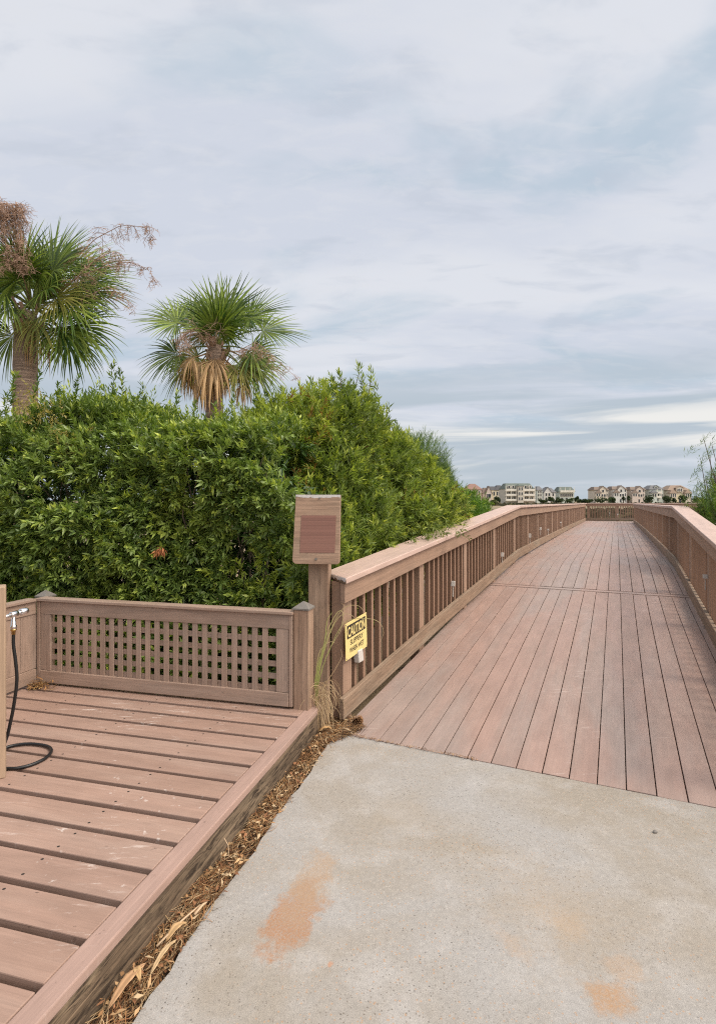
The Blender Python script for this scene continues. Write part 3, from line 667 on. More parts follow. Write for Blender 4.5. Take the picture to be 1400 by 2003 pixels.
# ------------------------------------------------------------------ caution sign on the near railing
def caution():
    t = lambda s: lt0(s) - .036 + .012
    sa, sb = 3.488, 3.872; W, H = .372, .262
    o0 = B(sa, t(3.5) + .030, 0); ex = (B(sb, t(3.9) + .016, 0) - o0).normalized()
    p0 = o0 + Z * (CAMH - (1294 - HY) / F * o0.y)
    ex3 = (ex + Z * .045).normalized(); ez = (Z - ex3 * ex3.z).normalized(); n = ex3.cross(ez); n = n if n.dot(V) > 0 else -n
    root = empty('caution_sign', p0, 'yellow and black caution sign about slippery boards, hung on the railing', 'sign')
    def pt(x, z, d=0): return p0 + ex3 * x + ez * z + n * d
    mb = MB(); mb.sweep([[pt(0, 0, -.0015), pt(W, 0, -.0015), pt(W, H, -.0015), pt(0, H, -.0015)], [pt(0, 0, .0015), pt(W, 0, .0015), pt(W, H, .0015), pt(0, H, .0015)]])
    plate = mb.obj('plate', M['yellow'], root, .001)
    b = MB(); x0, x1, z0, z1 = .026, W - .026, .146, H - .022
    b.sweep([[pt(x0, z0, .0016), pt(x1, z0, .0016), pt(x1, z1, .0016), pt(x0, z1, .0016)], [pt(x0, z0, .0026), pt(x1, z0, .0026), pt(x1, z1, .0026), pt(x0, z1, .0026)]])
    b.obj('black_panel', M['black'], root)
    def text(body, cx, cz, wid, hgt, d, mat, off):
        cu = bpy.data.curves.new('lettering', 'FONT'); cu.body = body; cu.size = 1; cu.offset = off; cu.align_x = 'CENTER'; cu.align_y = 'BOTTOM_BASELINE'; cu.resolution_u = 4; cu.extrude = 0.0
        o = bpy.data.objects.new('lettering', cu); COL.objects.link(o); cu.materials.append(mat)
        bpy.context.view_layer.update(); dx = o.dimensions.x or 1
        capH = .70
        m = Matrix((( *(ex3 * (wid / dx)), 0), (*(ez * (hgt / capH)), 0), (*n, 0), (0, 0, 0, 1))).transposed(); m.translation = pt(cx, cz, d)
        dg = bpy.context.evaluated_depsgraph_get(); me = bpy.data.meshes.new_from_object(o.evaluated_get(dg)); bpy.data.objects.remove(o)
        me.transform(m); me.materials.clear(); return link('lettering', me, mat, root)
    text('CAUTION', W / 2, .158, x1 - x0 - .022, .068, .0034, M['yellow'], .028)
    text('SLIPPERY', W / 2, .094, .225, .036, .0024, M['black'], .014)
    text('WHEN WET', W / 2, .038, .245, .036, .0024, M['black'], .014)
    s = MB()
    for x, z in ((.012, .012), (W - .012, .012), (.012, H - .012), (W - .012, H - .012)): s.tube([pt(x, z, .001), pt(x, z, .004)], .004, 8)
    s.obj('screw', M['grey_cap'], root)
    # grey fixture on the balusters just below the sign
    f = MB(); c = B(3.74, t(3.74) + .01, 0); c.z = CAMH - (1283 - HY) / F * c.y
    f.bar(c - Z * .042, c + Z * .052 - U * .02, U * .042, V * .022); o = f.obj('rail_light', M['white_metal'], rl, .006)
caution()

# ------------------------------------------------------------------ foliage tools
def vnoise(p, seed=0):
    p = np.asarray(p, dtype=np.float64); i = np.floor(p).astype(np.int64); f = p - i; f = f * f * (3 - 2 * f); o = 0
    def h(a):
        n = (a[:, 0] * 374761393 + a[:, 1] * 668265263 + a[:, 2] * 2147483647 + seed * 1274126177) & 0xffffffff
        n = ((n ^ (n >> 13)) * 1274126177) & 0xffffffff; return ((n ^ (n >> 16)) & 0xffff) / 65535.0
    for dx in (0, 1):
        for dy in (0, 1):
            for dz in (0, 1):
                wgt = (f[:, 0] if dx else 1 - f[:, 0]) * (f[:, 1] if dy else 1 - f[:, 1]) * (f[:, 2] if dz else 1 - f[:, 2])
                o = o + wgt * h(i + np.array([dx, dy, dz]))
    return o
def unit(a): return a / np.maximum(np.linalg.norm(a, axis=1, keepdims=True), 1e-9)
def leaves(base, dirs, L, W, cols, fold=.25, curl=.12):
    """one folded lance-shaped leaf per row: 6 vertices, 4 triangles"""
    n = len(base); d = unit(dirs); up = np.tile([[0, 0, 1.0]], (n, 1)) + rng.normal(0, .55, (n, 3)); s = unit(np.cross(d, up)); u = unit(np.cross(s, d))
    L = L[:, None]; W = W[:, None]
    v = np.stack([base, base + d * L * .38 + s * W * .5 + u * W * fold, base + d * L * .38 - s * W * .5 + u * W * fold,
                  base + d * L * .45, base + d * L - u * L * curl], 1)
    f = np.array([[0, 1, 3], [0, 3, 2], [1, 4, 3], [3, 4, 2]])
    faces = (np.arange(n)[:, None, None] * 5 + f[None]).reshape(-1, 3)
    return v.reshape(-1, 3), faces, np.repeat(cols, 5, 0)
def shoots(pts, dirs, nl, slen, L, W, cdark, clight, ctip, tipf=.3, spread=1.0, tipmask=None, hue=.2):
    """leafy shoots: nl leaves spiral along each stem"""
    n = len(pts); dirs = unit(dirs)
    a = unit(np.cross(dirs, unit(rng.normal(0, 1, (n, 3))))); b = np.cross(dirs, a)
    k = np.arange(nl); tt = (k + .6) / nl
    ang = k * 2.4 + 0.0
    sl = slen * rng.uniform(.6, 1.3, n)
    base = pts[:, None] + dirs[:, None] * (sl[:, None] * tt[None])[..., None]
    ph = rng.uniform(0, 6.28, n)[:, None] + ang[None] + rng.normal(0, .3, (n, nl))
    rad = a[:, None] * np.cos(ph)[..., None] + b[:, None] * np.sin(ph)[..., None]
    opening = (spread * (1.15 - .75 * tt))[None, :, None]
    d = dirs[:, None] + rad * opening + rng.normal(0, .15, (n, nl, 3))
    ln = L * rng.uniform(.65, 1.2, (n, nl)) * (1.0 - .25 * (tt[None] > .85)); wd = W * rng.uniform(.7, 1.25, (n, nl))
    m = rng.uniform(0, 1, (n, 1)) * .75 + rng.uniform(0, 1, (n, nl)) * .35
    col = np.asarray(cdark)[None, None] * (1 - m[..., None]) + np.asarray(clight)[None, None] * m[..., None]
    tw = np.clip((tt[None] - .45) * 2.0, 0, 1) * (rng.uniform(0, 1, (n, 1)) < tipf) * rng.uniform(.5, 1, (n, 1))
    if tipmask is not None: tw = np.maximum(tw, tipmask[:, None] * rng.uniform(.6, 1, (n, nl)))
    col = col * (1 - tw[..., None]) + np.asarray(ctip)[None, None] * tw[..., None]
    col = col * rng.uniform(1 - hue, 1 + hue, (n, nl, 1))
    return leaves(base.reshape(-1, 3), d.reshape(-1, 3), ln.ravel(), wd.ravel(), col.reshape(-1, 3))
def join(parts):
    V_, F_, C_, o = [], [], [], 0
    for v, f, c_ in parts: V_.append(v); F_.append(f + o); C_.append(c_); o += len(v)
    return np.concatenate(V_), np.concatenate(F_), np.concatenate(C_)
def foliage(name, parts, mat, parent): 
    v, f, c_ = join(parts); return link(name, np_mesh(name, v, f, c_), mat, parent)
def branches(parent, tips, root_pts, mat=None, r0=.012, n=5, name='branch'):
    mb = MB(); r_ = random.Random(9)
    for t in tips:
        t = Vector(t); b = min(root_pts, key=lambda q: (Vector(q) - t).length + r_.random() * .5); b = Vector(b); pts = []
        for k in range(n + 1):
            x = k / n; p = b.lerp(t, x) + Vector((r_.gauss(0, .04), r_.gauss(0, .04), .18 * math.sin(x * 3.14))) * (1 if 0 < k < n else 0); pts.append(p)
        mb.tube(pts, [r0 * (1 - .75 * k / n) for k in range(n + 1)], 5)
    return mb.obj(name, mat or M['twig'], parent)
off_rail = lambda p: (p[:, 0] * V.x + p[:, 1] * V.y) < -2.04 + .34 * np.clip((p[:, 2] - 1.18) / .22, 0, 1)
DK, LT, TIP = (0.056, 0.104, 0.026), (0.285, 0.375, 0.098), (0.46, 0.52, 0.09)

# ------------------------------------------------------------------ dense hedge behind the platform
def hedge():
    root = empty('hedge', P(4.7, -2.5, -.09), 'dense dark green leafy hedge behind the lattice fence, taller than the fence', 'hedge')
    def front(q, z): return 3.92 + .30 * (vnoise(np.stack([q * 1.3, z * 1.6, q * 0 + 3], 1), 4) - .5) + .22 * (vnoise(np.stack([q * 3.3, z * 3.6, q * 0 + 7], 1), 5) - .5) + .55 * np.clip((z - 1.6) / 1.0, 0, 1) ** 2
    def top(q): return np.interp(q, [-6, -4.38, -3.93, -3.31, -3.05, -2.53, -2.25, -1.89, -1], [2.2, 2.24, 2.30, 2.26, 2.16, 2.03, 2.12, 2.26, 2.3]) + .10 * (vnoise(np.stack([q * 1.9, q * 0, q * 0 + 1], 1), 2) - .5) + .22 * (vnoise(np.stack([q * 4.1, q * 0, q * 0 + 5], 1), 3) - .5)
    parts = []
    N = 13500; q = rng.uniform(-6.0, -.55, N); z = rng.uniform(-.05, 1, N) * top(q); dep = np.abs(rng.normal(0, .13, N)) - .04
    s = front(q, z) + dep
    pts = np.stack([s * PU.x + q * PQ.x, s * PU.y + q * PQ.y, z], 1)
    cl = vnoise(pts * 3.1, 21) * .6 + vnoise(pts * 7.0, 22) * .4; keep = off_rail(pts) & (q < -1.30 - .55 * np.clip((z - 1.25) / .6, 0, 1) + rng.normal(0, .10, N)) & (cl > .405 - .1 * rng.random(N))
    pts = pts[keep]; zq = z[keep]; qq = q[keep]
    d = np.tile([[-PU.x * .8, -PU.y * .8, .25]], (len(pts), 1)) + rng.normal(0, .5, (len(pts), 3)); d[:, 2] += np.clip((zq - 1.7), 0, 1) * 1.1
    # bright new growth in patches, low down beside the post and along the top
    new = vnoise(pts * 1.5, 31) > .66
    lowp = np.exp(-(((qq + 1.9) / .35) ** 2 + ((zq - .98) / .16) ** 2)) > rng.random(len(pts)) * .9
    tm = np.where(lowp, .95, np.where(new, .35, 0)) * (rng.random(len(pts)) < .8)
    nn = len(pts); h = rng.random(nn) < .5
    for sel in (h, ~h): parts.append(shoots(pts[sel], d[sel], 11, .09, .076, .024, DK, LT, TIP, .22, 1.0, tm[sel]))
    # top layer and inner mass
    N = 4200; q = rng.uniform(-6.0, -.6, N); s = rng.uniform(4.2, 5.3, N); z = top(q) + .10 * (s - 4.2) - np.abs(rng.normal(0, .1, N)) + .10 * (vnoise(np.stack([q * 2, s * 2, q * 0], 1), 8) - .5)
    pts = np.stack([s * PU.x + q * PQ.x, s * PU.y + q * PQ.y, z], 1); d = np.tile([[-PU.x * .25, -PU.y * .25, 1.0]], (N, 1)) + rng.normal(0, .4, (N, 3)); k_ = off_rail(pts) & (q < -1.8); pts, d = pts[k_], d[k_]
    lg = rng.random(len(pts)) < .14
    parts.append(shoots(pts[~lg], d[~lg], 10, .13, .068, .018, (0.050, 0.095, 0.018), (0.19, 0.27, 0.05), TIP, .4)); parts.append(shoots(pts[lg], d[lg], 13, .24, .060, .016, (0.055, 0.10, 0.02), (0.20, 0.28, 0.05), TIP, .5, .8))
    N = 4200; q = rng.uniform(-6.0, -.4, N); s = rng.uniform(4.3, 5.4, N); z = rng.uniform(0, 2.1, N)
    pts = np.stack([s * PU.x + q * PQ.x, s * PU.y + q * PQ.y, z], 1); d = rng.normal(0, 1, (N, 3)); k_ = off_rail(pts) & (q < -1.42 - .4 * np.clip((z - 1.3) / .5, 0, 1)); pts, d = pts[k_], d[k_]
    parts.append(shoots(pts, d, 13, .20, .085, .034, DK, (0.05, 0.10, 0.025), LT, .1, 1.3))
    # sprigs that stick up above the clipped top
    sp = []
    for (px, py, Y) in ((30, 742, 5.4), (75, 745, 5.2), (112, 762, 5.3), (150, 748, 5.5), (185, 770, 5.2), (222, 722, 5.4), (236, 735, 5.4), (205, 765, 5.6), (280, 772, 5.3), (300, 800, 5.4), (345, 785, 5.5), (380, 800, 5.2), (455, 790, 5.4), (500, 765, 5.6), (520, 780, 5.3), (15, 775, 5.1), (262, 790, 5.2), (420, 812, 5.3)):
        tip = np.array(at(px, py, Y)); base = tip + np.array([rng.normal(-.05, .06), rng.normal(0, .05), -.42])
        for k in range(9):
            x = k / 8; sp.append((base * (1 - x) + tip * x, unit((tip - base)[None])[0] + rng.normal(0, .45, 3) * (1 - x * .6)))
    parts.append(shoots(np.array([a for a, b in sp]), np.array([b for a, b in sp]), 9, .09, .064, .018, (0.045, 0.085, 0.018), (0.15, 0.22, 0.045), TIP, .35))
    foliage('foliage', parts, M['leaf'], root)
    tips = []; roots = [P(4.5, q_, .0) for q_ in np.arange(-5.8, -1.9, .55)]
    for k in range(95):
        q_ = rng.uniform(-5, -1.8); z_ = rng.uniform(.4, 2.1); tips.append(P(4.0 + rng.uniform(0, .3), q_, z_))
    branches(root, tips, roots, None, .014)
    # rusty dead sprig half way down
    c = np.array(at(318, 1070, 4.28)); pts = np.tile(c, (8, 1)) + rng.normal(0, .018, (8, 3))
    foliage('dead_sprig', [shoots(pts, np.tile([[0, -.4, -1.0]], (8, 1)) + rng.normal(0, .25, (8, 3)), 6, .05, .055, .012, (0.24, 0.085, 0.035), (0.36, 0.15, 0.07), (0.4, 0.15, 0.05), .2)], M['dead'], root)
    # dry vine patch in the top left
    pts = []
    for (px, py) in ((108, 850), (118, 870), (100, 815), (60, 800), (40, 790), (75, 810), (55, 770), (130, 905), (150, 880)):
        c = np.array(at(px, py, 4.75)); pts.append(np.tile(c, (12, 1)) + rng.normal(0, .05, (12, 3)))
    pts = np.concatenate(pts)
    foliage('vine', [shoots(pts, rng.normal(0, 1, pts.shape) + [0, -.6, .2], 7, .08, .03, .012, (0.22, 0.19, 0.05), (0.33, 0.27, 0.09), (0.35, 0.30, 0.1), .3)], M['leaf_soft'], root)
hedge()

# ------------------------------------------------------------------ free shrubs
def blob_shrub(root, blobs, dens, nl, slen, L, W, cd, cl, ct, tipf=.3, upw=.5, spread=1.0, seed=1, gap=.38, mat='leaf', sprigs=(), sprig_len=.45, tipnoise=.7, lim=None, rust=0.0, extra=()):
    parts = list(extra)
    for (c, r) in blobs:
        c = np.array(c); r = np.array(r); n = int(dens * (r[0] * r[1] + r[1] * r[2] + r[0] * r[2]) * 4.2)
        dv = unit(rng.normal(0, 1, (n, 3))); rad = 1 - np.abs(rng.normal(0, .22, n)); rad = np.clip(rad, .1, 1.05)
        pts = c + dv * r * rad[:, None]; pts += (vnoise(pts * 2.3, seed)[:, None] - .5) * dv * .3
        keep = (vnoise(pts * 3.4, seed + 9) * .6 + vnoise(pts * 7.5, seed + 10) * .4 > gap - .12 * rng.random(n)) & (pts[:, 2] > -.05)
        if lim is not None: keep &= lim(pts)
        pts = pts[keep]; dv = dv[keep]
        d = dv * .8 + rng.normal(0, .4, pts.shape) + [0, 0, upw]
        tm = (vnoise(pts * 1.7, seed + 3) > tipnoise) * rng.random(len(pts)) * .8
        ct_ = ct
        parts.append(shoots(pts, d, nl, slen, L, W, cd, cl, ct_, tipf, spread, tm))
        if rust:
            k = (vnoise(pts * 2.0, seed + 5) > .70) & (rng.random(len(pts)) < rust)
            if k.any(): parts.append(shoots(pts[k] + dv[k] * .03, d[k], 6, slen * .8, L * .8, W * .9, (0.20, 0.085, 0.028), (0.30, 0.17, 0.06), (0.36, 0.24, 0.06), .3, spread))
    sp = []; tips = []
    for (p, lean) in sprigs:
        tip = np.array(p); base = tip + np.array([lean[0], lean[1], -1.0]) * sprig_len; tips.append(tip)
        for k in range(11):
            x = k / 10; sp.append((base * (1 - x) + tip * x + rng.normal(0, .012, 3), unit((tip - base)[None])[0] + rng.normal(0, .5, 3) * (1 - .7 * x)))
    if sp: parts.append(shoots(np.array([a for a, b in sp]), np.array([b for a, b in sp]), 7, slen * .8, L, W, cd, cl, ct, tipf, spread))
    foliage('foliage', parts, M[mat], root)
    g0 = root.location
    roots = [(g0.x + dx, g0.y + dy, g0.z) for dx, dy in ((0, 0), (.15, .1), (-.15, .05), (.05, -.12))]
    bt = [tuple(np.array(c) + unit(rng.normal(0, 1, (1, 3)))[0] * np.array(r) * .6) for (c, r) in blobs for _ in range(4)]
    if lim is not None: bt = [t for t in bt if lim(np.array([t]) + np.array([V * .25 if t[0] < 3 else V * -.2]))[0]]
    bt += [tuple(t) for t in tips]
    branches(root, bt, roots, None, .016)
def shrub_b():
    root = empty('shrub', B(5.9, -2.95, -.09), 'tall loose olive green shrub with wispy top sprigs, leaning over the cap of the railing', 'shrub', 'loose shrubs along the boardwalk')
    bl = [(at(500, 905, 5.6), (.42, .5, .45)), (at(560, 880, 5.9), (.48, .6, .52)), (at(630, 855, 6.2), (.46, .6, .52)), (at(690, 868, 6.5), (.42, .6, .44)), (at(745, 908, 6.9), (.42, .7, .40)), (at(640, 950, 5.8), (.55, .6, .5)),
          (at(720, 955, 6.5), (.50, .7, .45)), (at(800, 950, 7.5), (.42, .8, .38)), (at(838, 990, 7.9), (.40, .8, .34)), (at(600, 1040, 5.3), (.5, .5, .5)), (at(690, 1040, 5.7), (.5, .5, .45)), (at(770, 1010, 6.7), (.42, .6, .38)), (at(640, 1130, 4.95), (.35, .4, .5)), (at(720, 1110, 5.6), (.4, .5, .45)), (at(800, 1080, 6.6), (.35, .6, .4)), (at(870, 1050, 7.8), (.3, .6, .4)), (at(806, 1022, 6.5), (.34, .5, .22)), (at(850, 1012, 7.0), (.32, .5, .22))]
    sp = [(at(px, py, Y), (lx, 0)) for px, py, Y, lx in ((703, 728, 6.3, .25), (726, 735, 6.4, .3), (715, 760, 6.3, .3), (690, 765, 6.2, .3), (655, 752, 6.1, .2), (668, 738, 6.0, .25), (640, 768, 6.0, .2), (612, 758, 5.9, .1), (740, 805, 6.6, .35), (757, 806, 6.7, .4), (728, 790, 6.5, .3), (700, 795, 6.4, .2), (590, 770, 5.9, .1), (560, 785, 5.8, 0), (535, 780, 5.7, 0), (775, 840, 6.9, .3), (680, 780, 6.2, .2), (745, 830, 6.6, .3))]
    # twigs hanging over the cap
    pts = []
    for (px, py, Y) in ((826, 1042, 5.75), (840, 1040, 5.8), (856, 1032, 6.0), (868, 1024, 6.1), (890, 1036, 5.9), (897, 1044, 5.85), (812, 1036, 5.8), (846, 1022, 6.1), (800, 1046, 5.6), (832, 1048, 5.7), (850, 1046, 5.75), (862, 1040, 5.9), (878, 1030, 6.1), (820, 1052, 5.6), (838, 1030, 6.0), (805, 1055, 5.5)):
        c = np.array(at(px, py, Y)); pts.append(np.tile(c, (5, 1)) + rng.normal(0, .025, (5, 3)))
    pts = np.concatenate(pts)
    extra = [shoots(pts, np.tile([[.4, -.5, -.2]], (len(pts), 1)) + rng.normal(0, .5, pts.shape), 6, .08, .06, .013, (0.06, 0.10, 0.02), (0.17, 0.22, 0.045), (0.32, 0.36, 0.06), .35)]
    blob_shrub(root, bl, 235, 13, .15, .088, .0185, (0.050, 0.090, 0.020), (0.26, 0.33, 0.080), (0.45, 0.49, 0.085), .35, .55, .9, 41, .44, 'leaf_soft', sp, .5, .66, off_rail, .35, extra)
shrub_b()
def shrub_c():
    root = empty('shrub', B(10.6, -2.7, -.15), 'low bright green bushy shrub close to the bend of the railing, below the far houses', 'shrub', 'loose shrubs along the boardwalk')
    bl = [(at(880, 998, 9.6), (.45, .7, .36)), (at(912, 1012, 10.5), (.40, .7, .32)), (at(938, 1020, 11.2), (.33, .6, .28)), (at(900, 1040, 9.6), (.5, .7, .5)), (at(930, 1050, 10.5), (.4, .6, .5)), (at(860, 1000, 9.0), (.35, .6, .4))]
    blob_shrub(root, bl, 330, 10, .12, .06, .013, (0.040, 0.100, 0.015), (0.140, 0.255, 0.036), (0.28, 0.36, 0.05), .3, .5, 1.0, 61, .34, 'leaf_soft', [(at(902, 972, 10.2), (.1, 0)), (at(884, 955, 9.6), (.1, 0)), (at(930, 988, 10.8), (.1, 0))], .3, .64, off_rail)
shrub_c()
def shrub_d():
    root = empty('shrub', B(9.0, -3.3, -.15), 'feathery blue green shrub rising behind the olive one, with thin needle foliage', 'shrub', 'loose shrubs along the boardwalk')
    bl = [(at(775, 915, 9.0), (.42, .6, .48)), (at(812, 918, 9.2), (.40, .6, .46)), (at(842, 948, 9.5), (.32, .6, .38)), (at(862, 968, 9.8), (.24, .5, .30)), (at(830, 980, 9.2), (.5, .6, .6))]
    sp = [(at(px, py + 14, 9.3), (lx, 0)) for px, py, lx in ((826, 846, .1), (800, 850, .05), (780, 838, 0), (850, 868, .15), (862, 880, .15), (838, 858, .1), (876, 905, .2), (886, 922, .2), (812, 858, .05), (760, 842, 0), (870, 890, .2))]
    blob_shrub(root, bl, 420, 13, .20, .085, .0055, (0.060, 0.110, 0.045), (0.150, 0.225, 0.085), (0.22, 0.30, 0.08), .3, .9, .55, 81, .30, 'leaf_soft', sp, .45, .7, off_rail)
shrub_d()
def shrub_e():
    c0 = at(1440, 1000, 8.6); root = empty('shrub', (c0.x, c0.y, -.15), 'feathery green shrub with thin twigs outside the right railing', 'shrub', 'loose shrubs along the boardwalk')
    rt = lambda p: (p[:, 0] * V.x + p[:, 1] * V.y) > 1.10
    bl = [(at(1468, 960, 8.8), (.5, .6, .48)), (at(1434, 1012, 8.4), (.42, .5, .40)), (at(1478, 1060, 8.4), (.5, .5, .5)), (at(1498, 920, 9.2), (.5, .6, .5)), (at(1420, 1040, 8.2), (.30, .4, .34)), (at(1528, 1000, 9), (.6, .6, .8))]
    sp = [(at(px, py, Y), (lx, 0)) for px, py, Y, lx in ((1376, 858, 8.9, -.9), (1372, 910, 8.8, -.8), (1368, 950, 8.6, -.7), (1380, 935, 8.7, -.7), (1388, 890, 8.8, -.8), (1392, 870, 8.9, -.7), (1362, 968, 8.5, -.7), (1385, 960, 8.4, -.5), (1375, 985, 8.3, -.5), (1395, 925, 8.7, -.5))]
    blob_shrub(root, bl, 330, 12, .19, .08, .0075, (0.035, 0.085, 0.020), (0.135, 0.215, 0.045), (0.28, 0.33, 0.06), .3, .7, .6, 101, .34, 'leaf_soft', sp, .34, .66, rt)
shrub_e()

# ------------------------------------------------------------------ palms
def fan(hub, fwd, up, size, nseg=44, span=2.35, droop=.35, colr=((0.05, 0.10, 0.018), (0.14, 0.20, 0.045)), seed=0, fold=0.0, width=1.0, limp=0.0, rag=0.0):
    """costapalmate fan: pleated segments joined near the hub, tips free and drooping"""
    r_ = np.random.default_rng(seed); fwd = np.array(fwd.normalized()); up = np.array(up); up = up - fwd * up.dot(fwd); up /= np.linalg.norm(up); sd = np.cross(fwd, up)
    hub = np.array(hub); V_, F_, C_ = [], [], []; o = 0
    for k in range(nseg):
        a = (k / (nseg - 1) * 2 - 1) * span; L = size * (1.0 - .30 * (abs(a) / span) ** 1.6) * r_.uniform(.90 - rag * .45, 1.06)
        a += r_.normal(0, .001 + rag * .16); d = fwd * math.cos(a) + sd * math.sin(a) + r_.normal(0, .001 + rag * .14, 3); d = d + up * (fold * abs(math.sin(a))) ; d /= np.linalg.norm(d)
        side = np.cross(d, up); side /= np.linalg.norm(side)
        w = 2 * span / nseg * L * .42 * .62 * width * nseg / 44; dr = droop * r_.uniform(.6, 1.4); bend_at = .42
        rs = (0.02, .22, .42, .62, .80, .92, 1.0); ws = (.05, .50, .88, .55, .36, .19, .02)
        shade = r_.uniform(.6 - rag * .25, 1.35); mixv = r_.uniform(0, 1); c_ = np.array(colr[0]) * (1 - mixv) + np.array(colr[1]) * mixv
        prev = hub + d * .0; dirv = d.copy(); pts = []; last = 0
        for r in rs:
            if r > bend_at: dirv = dirv + np.array([0, 0, -1.0]) * dr * (r - last) * 2.2 + r_.normal(0, .02, 3); dirv /= np.linalg.norm(dirv)
            if limp: dirv = dirv + np.array([0, 0, -1.0]) * limp * (r - last) * 3; dirv /= np.linalg.norm(dirv)
            prev = prev + dirv * (r - last) * L; last = r; pts.append(prev.copy())
        for p, wv, r in zip(pts, ws, rs):
            ridge = up * w * wv * .35
            V_ += [p - side * w * wv, p + ridge, p + side * w * wv]
            cc = c_ * shade * (1.0 if r < .9 else 1.0); cc = cc if r < .95 else cc * np.array([1.5, 1.05, .9]); C_ += [cc] * 3
        for j in range(len(rs) - 1):
            b = o + j * 3; F_ += [[b, b + 1, b + 4, b + 3], [b + 1, b + 2, b + 5, b + 4]]
        o += 3 * len(rs)
    return V_, F_, C_, o
def ribbon_petiole(a, b, sag, r0, r1, colr):
    mb = MB(); a, b = Vector(a), Vector(b); n = 7
    pts = [a.lerp(b, k / n) + Z * (sag * math.sin(math.pi * k / n)) for k in range(n + 1)]
    mb.tube(pts, [r0 + (r1 - r0) * k / n for k in range(n + 1)], 5); v = np.array(mb.v); f = [list(x) for x in mb.f if len(x) == 4]
    return v, f, pts
def frond(root, crown, ang, plen, size, depth, roll=0.0, droop=.35, sag=.12, seed=0, dead=False, face=0.6, colr=None, nseg=44, span=2.05, name=None, limp=0.0, tilt=0.0, fold=.12):
    """ang = direction of the petiole in the picture plane (degrees, 0 = right, 90 = up); depth = share towards (-) or away from (+) the viewer"""
    d = Vector((math.cos(R(ang)), depth, math.sin(R(ang)))).normalized(); crown = Vector(crown); hub = crown + d * plen
    colp = (0.20, 0.23, 0.06) if not dead else (0.30, 0.19, 0.10)
    pv_, pf, pts = ribbon_petiole(crown, hub, sag * plen, .020, .010, colp)
    end = (pts[-1] - pts[-2]).normalized()
    fw = (end + Z * tilt).normalized()
    up = Vector((-fw.x * face * .2, -face * 1.7, .35 + roll))
    colr = colr or (((0.024, 0.066, 0.010), (0.21, 0.28, 0.050)) if not dead else ((0.30, 0.18, 0.085), (0.56, 0.39, 0.22)))
    V_, F_, C_, o = fan(pts[-1], fw, up, size, nseg, span, droop, colr, seed, fold, 44 / nseg * .92, limp, .8 if dead else .12)
    v = np.concatenate([np.array(V_), pv_]); f = np.array(F_ + [[x + o for x in q] for q in pf]); c_ = np.concatenate([np.array(C_), np.tile(colp, (len(pv_), 1))])
    return link(name or ('dead_frond' if dead else 'frond'), np_mesh('frond', v, f, c_), M['dead' if dead else 'palm'], root)
def panicle(root, pts, seed, n_br=26, br=.32, hang=.5, bush=1.0):
    """dry flower stalk with hanging twiglets"""
    r_ = random.Random(seed); mb = MB(); pts = [Vector(p) for p in pts]
    def along(x):
        x *= len(pts) - 1; i = min(int(x), len(pts) - 2); return pts[i].lerp(pts[i + 1], x - i)
    main = [along(k / 14) for k in range(15)]; mb.tube(main, [.010 * (1 - .8 * k / 14) for k in range(15)], 5)
    for k in range(n_br):
        x = .30 + .70 * k / n_br; p = along(x); L = br * (1.15 - .6 * x) * r_.uniform(.6, 1.3)
        d = Vector((r_.gauss(0, .6), r_.gauss(0, .6), r_.uniform(-.5, .5))).normalized(); q = [p]
        for j in range(4): d = (d + Vector((r_.gauss(0, .25), r_.gauss(0, .25), -hang * .5))).normalized(); q.append(q[-1] + d * L / 4)
        mb.tube(q, [.0045, .004, .003, .0025, .0015], 3)
        for j in range(int(7 * bush)):
            b = q[r_.randint(1, 4)].lerp(q[r_.randint(1, 4)], r_.random()); d2 = (Vector((r_.gauss(0, 1), r_.gauss(0, 1), r_.gauss(-.3, .8)))).normalized(); L2 = L * r_.uniform(.25, .5)
            e1 = b + d2 * L2 * .5; e2 = e1 + (d2 + Vector((r_.gauss(0, .4), r_.gauss(0, .4), -.4))).normalized() * L2 * .5
            mb.tube([b, e1, e2], [.0028, .0024, .0014], 3, False)
            if j % 2 == 0:
                d3 = Vector((r_.gauss(0, 1), r_.gauss(0, 1), r_.gauss(-.3, .8))).normalized(); mb.tube([e1, e1 + d3 * L2 * .45], [.0022, .0012], 3, False)
    return mb.obj('flower_stalk', M['stalk'], root)
def trunk(root, base, top, r):
    mb = MB(); base, top = Vector(base), Vector(top); n = 26; pts = []; rad = []
    for k in range(n + 1):
        x = k / n; pts.append(base.lerp(top, x) + Vector((.03 * math.sin(x * 5), .02 * math.cos(x * 4), 0))); rad.append(r * (1.12 - .12 * x) * (1 + .025 * math.sin(k * 2.1)) * (1 if k < n else .75))
    mb.tube(pts, rad, 20); o = mb.obj('trunk', M['trunk'], root, 0, True)
    # old leaf bases
    r_ = random.Random(int(r * 1000))
    for k in range(26):
        a = r_.uniform(0, 6.28); h = r_.uniform(.0, .42); p = top + Vector((math.cos(a) * r * .9, math.sin(a) * r * .9, -h)); d = Vector((math.cos(a) * .55, math.sin(a) * .55, 1)).normalized(); L = r_.uniform(.12, .26)
        sdv = d.cross(Vector((math.cos(a), math.sin(a), 0))).normalized(); bt = MB(); bt.bar(p, p + d * L, sdv * .03, Vector((math.cos(a), math.sin(a), 0)) * .008)
        bt.obj('leaf_base', M['stalk'], root)
    return o
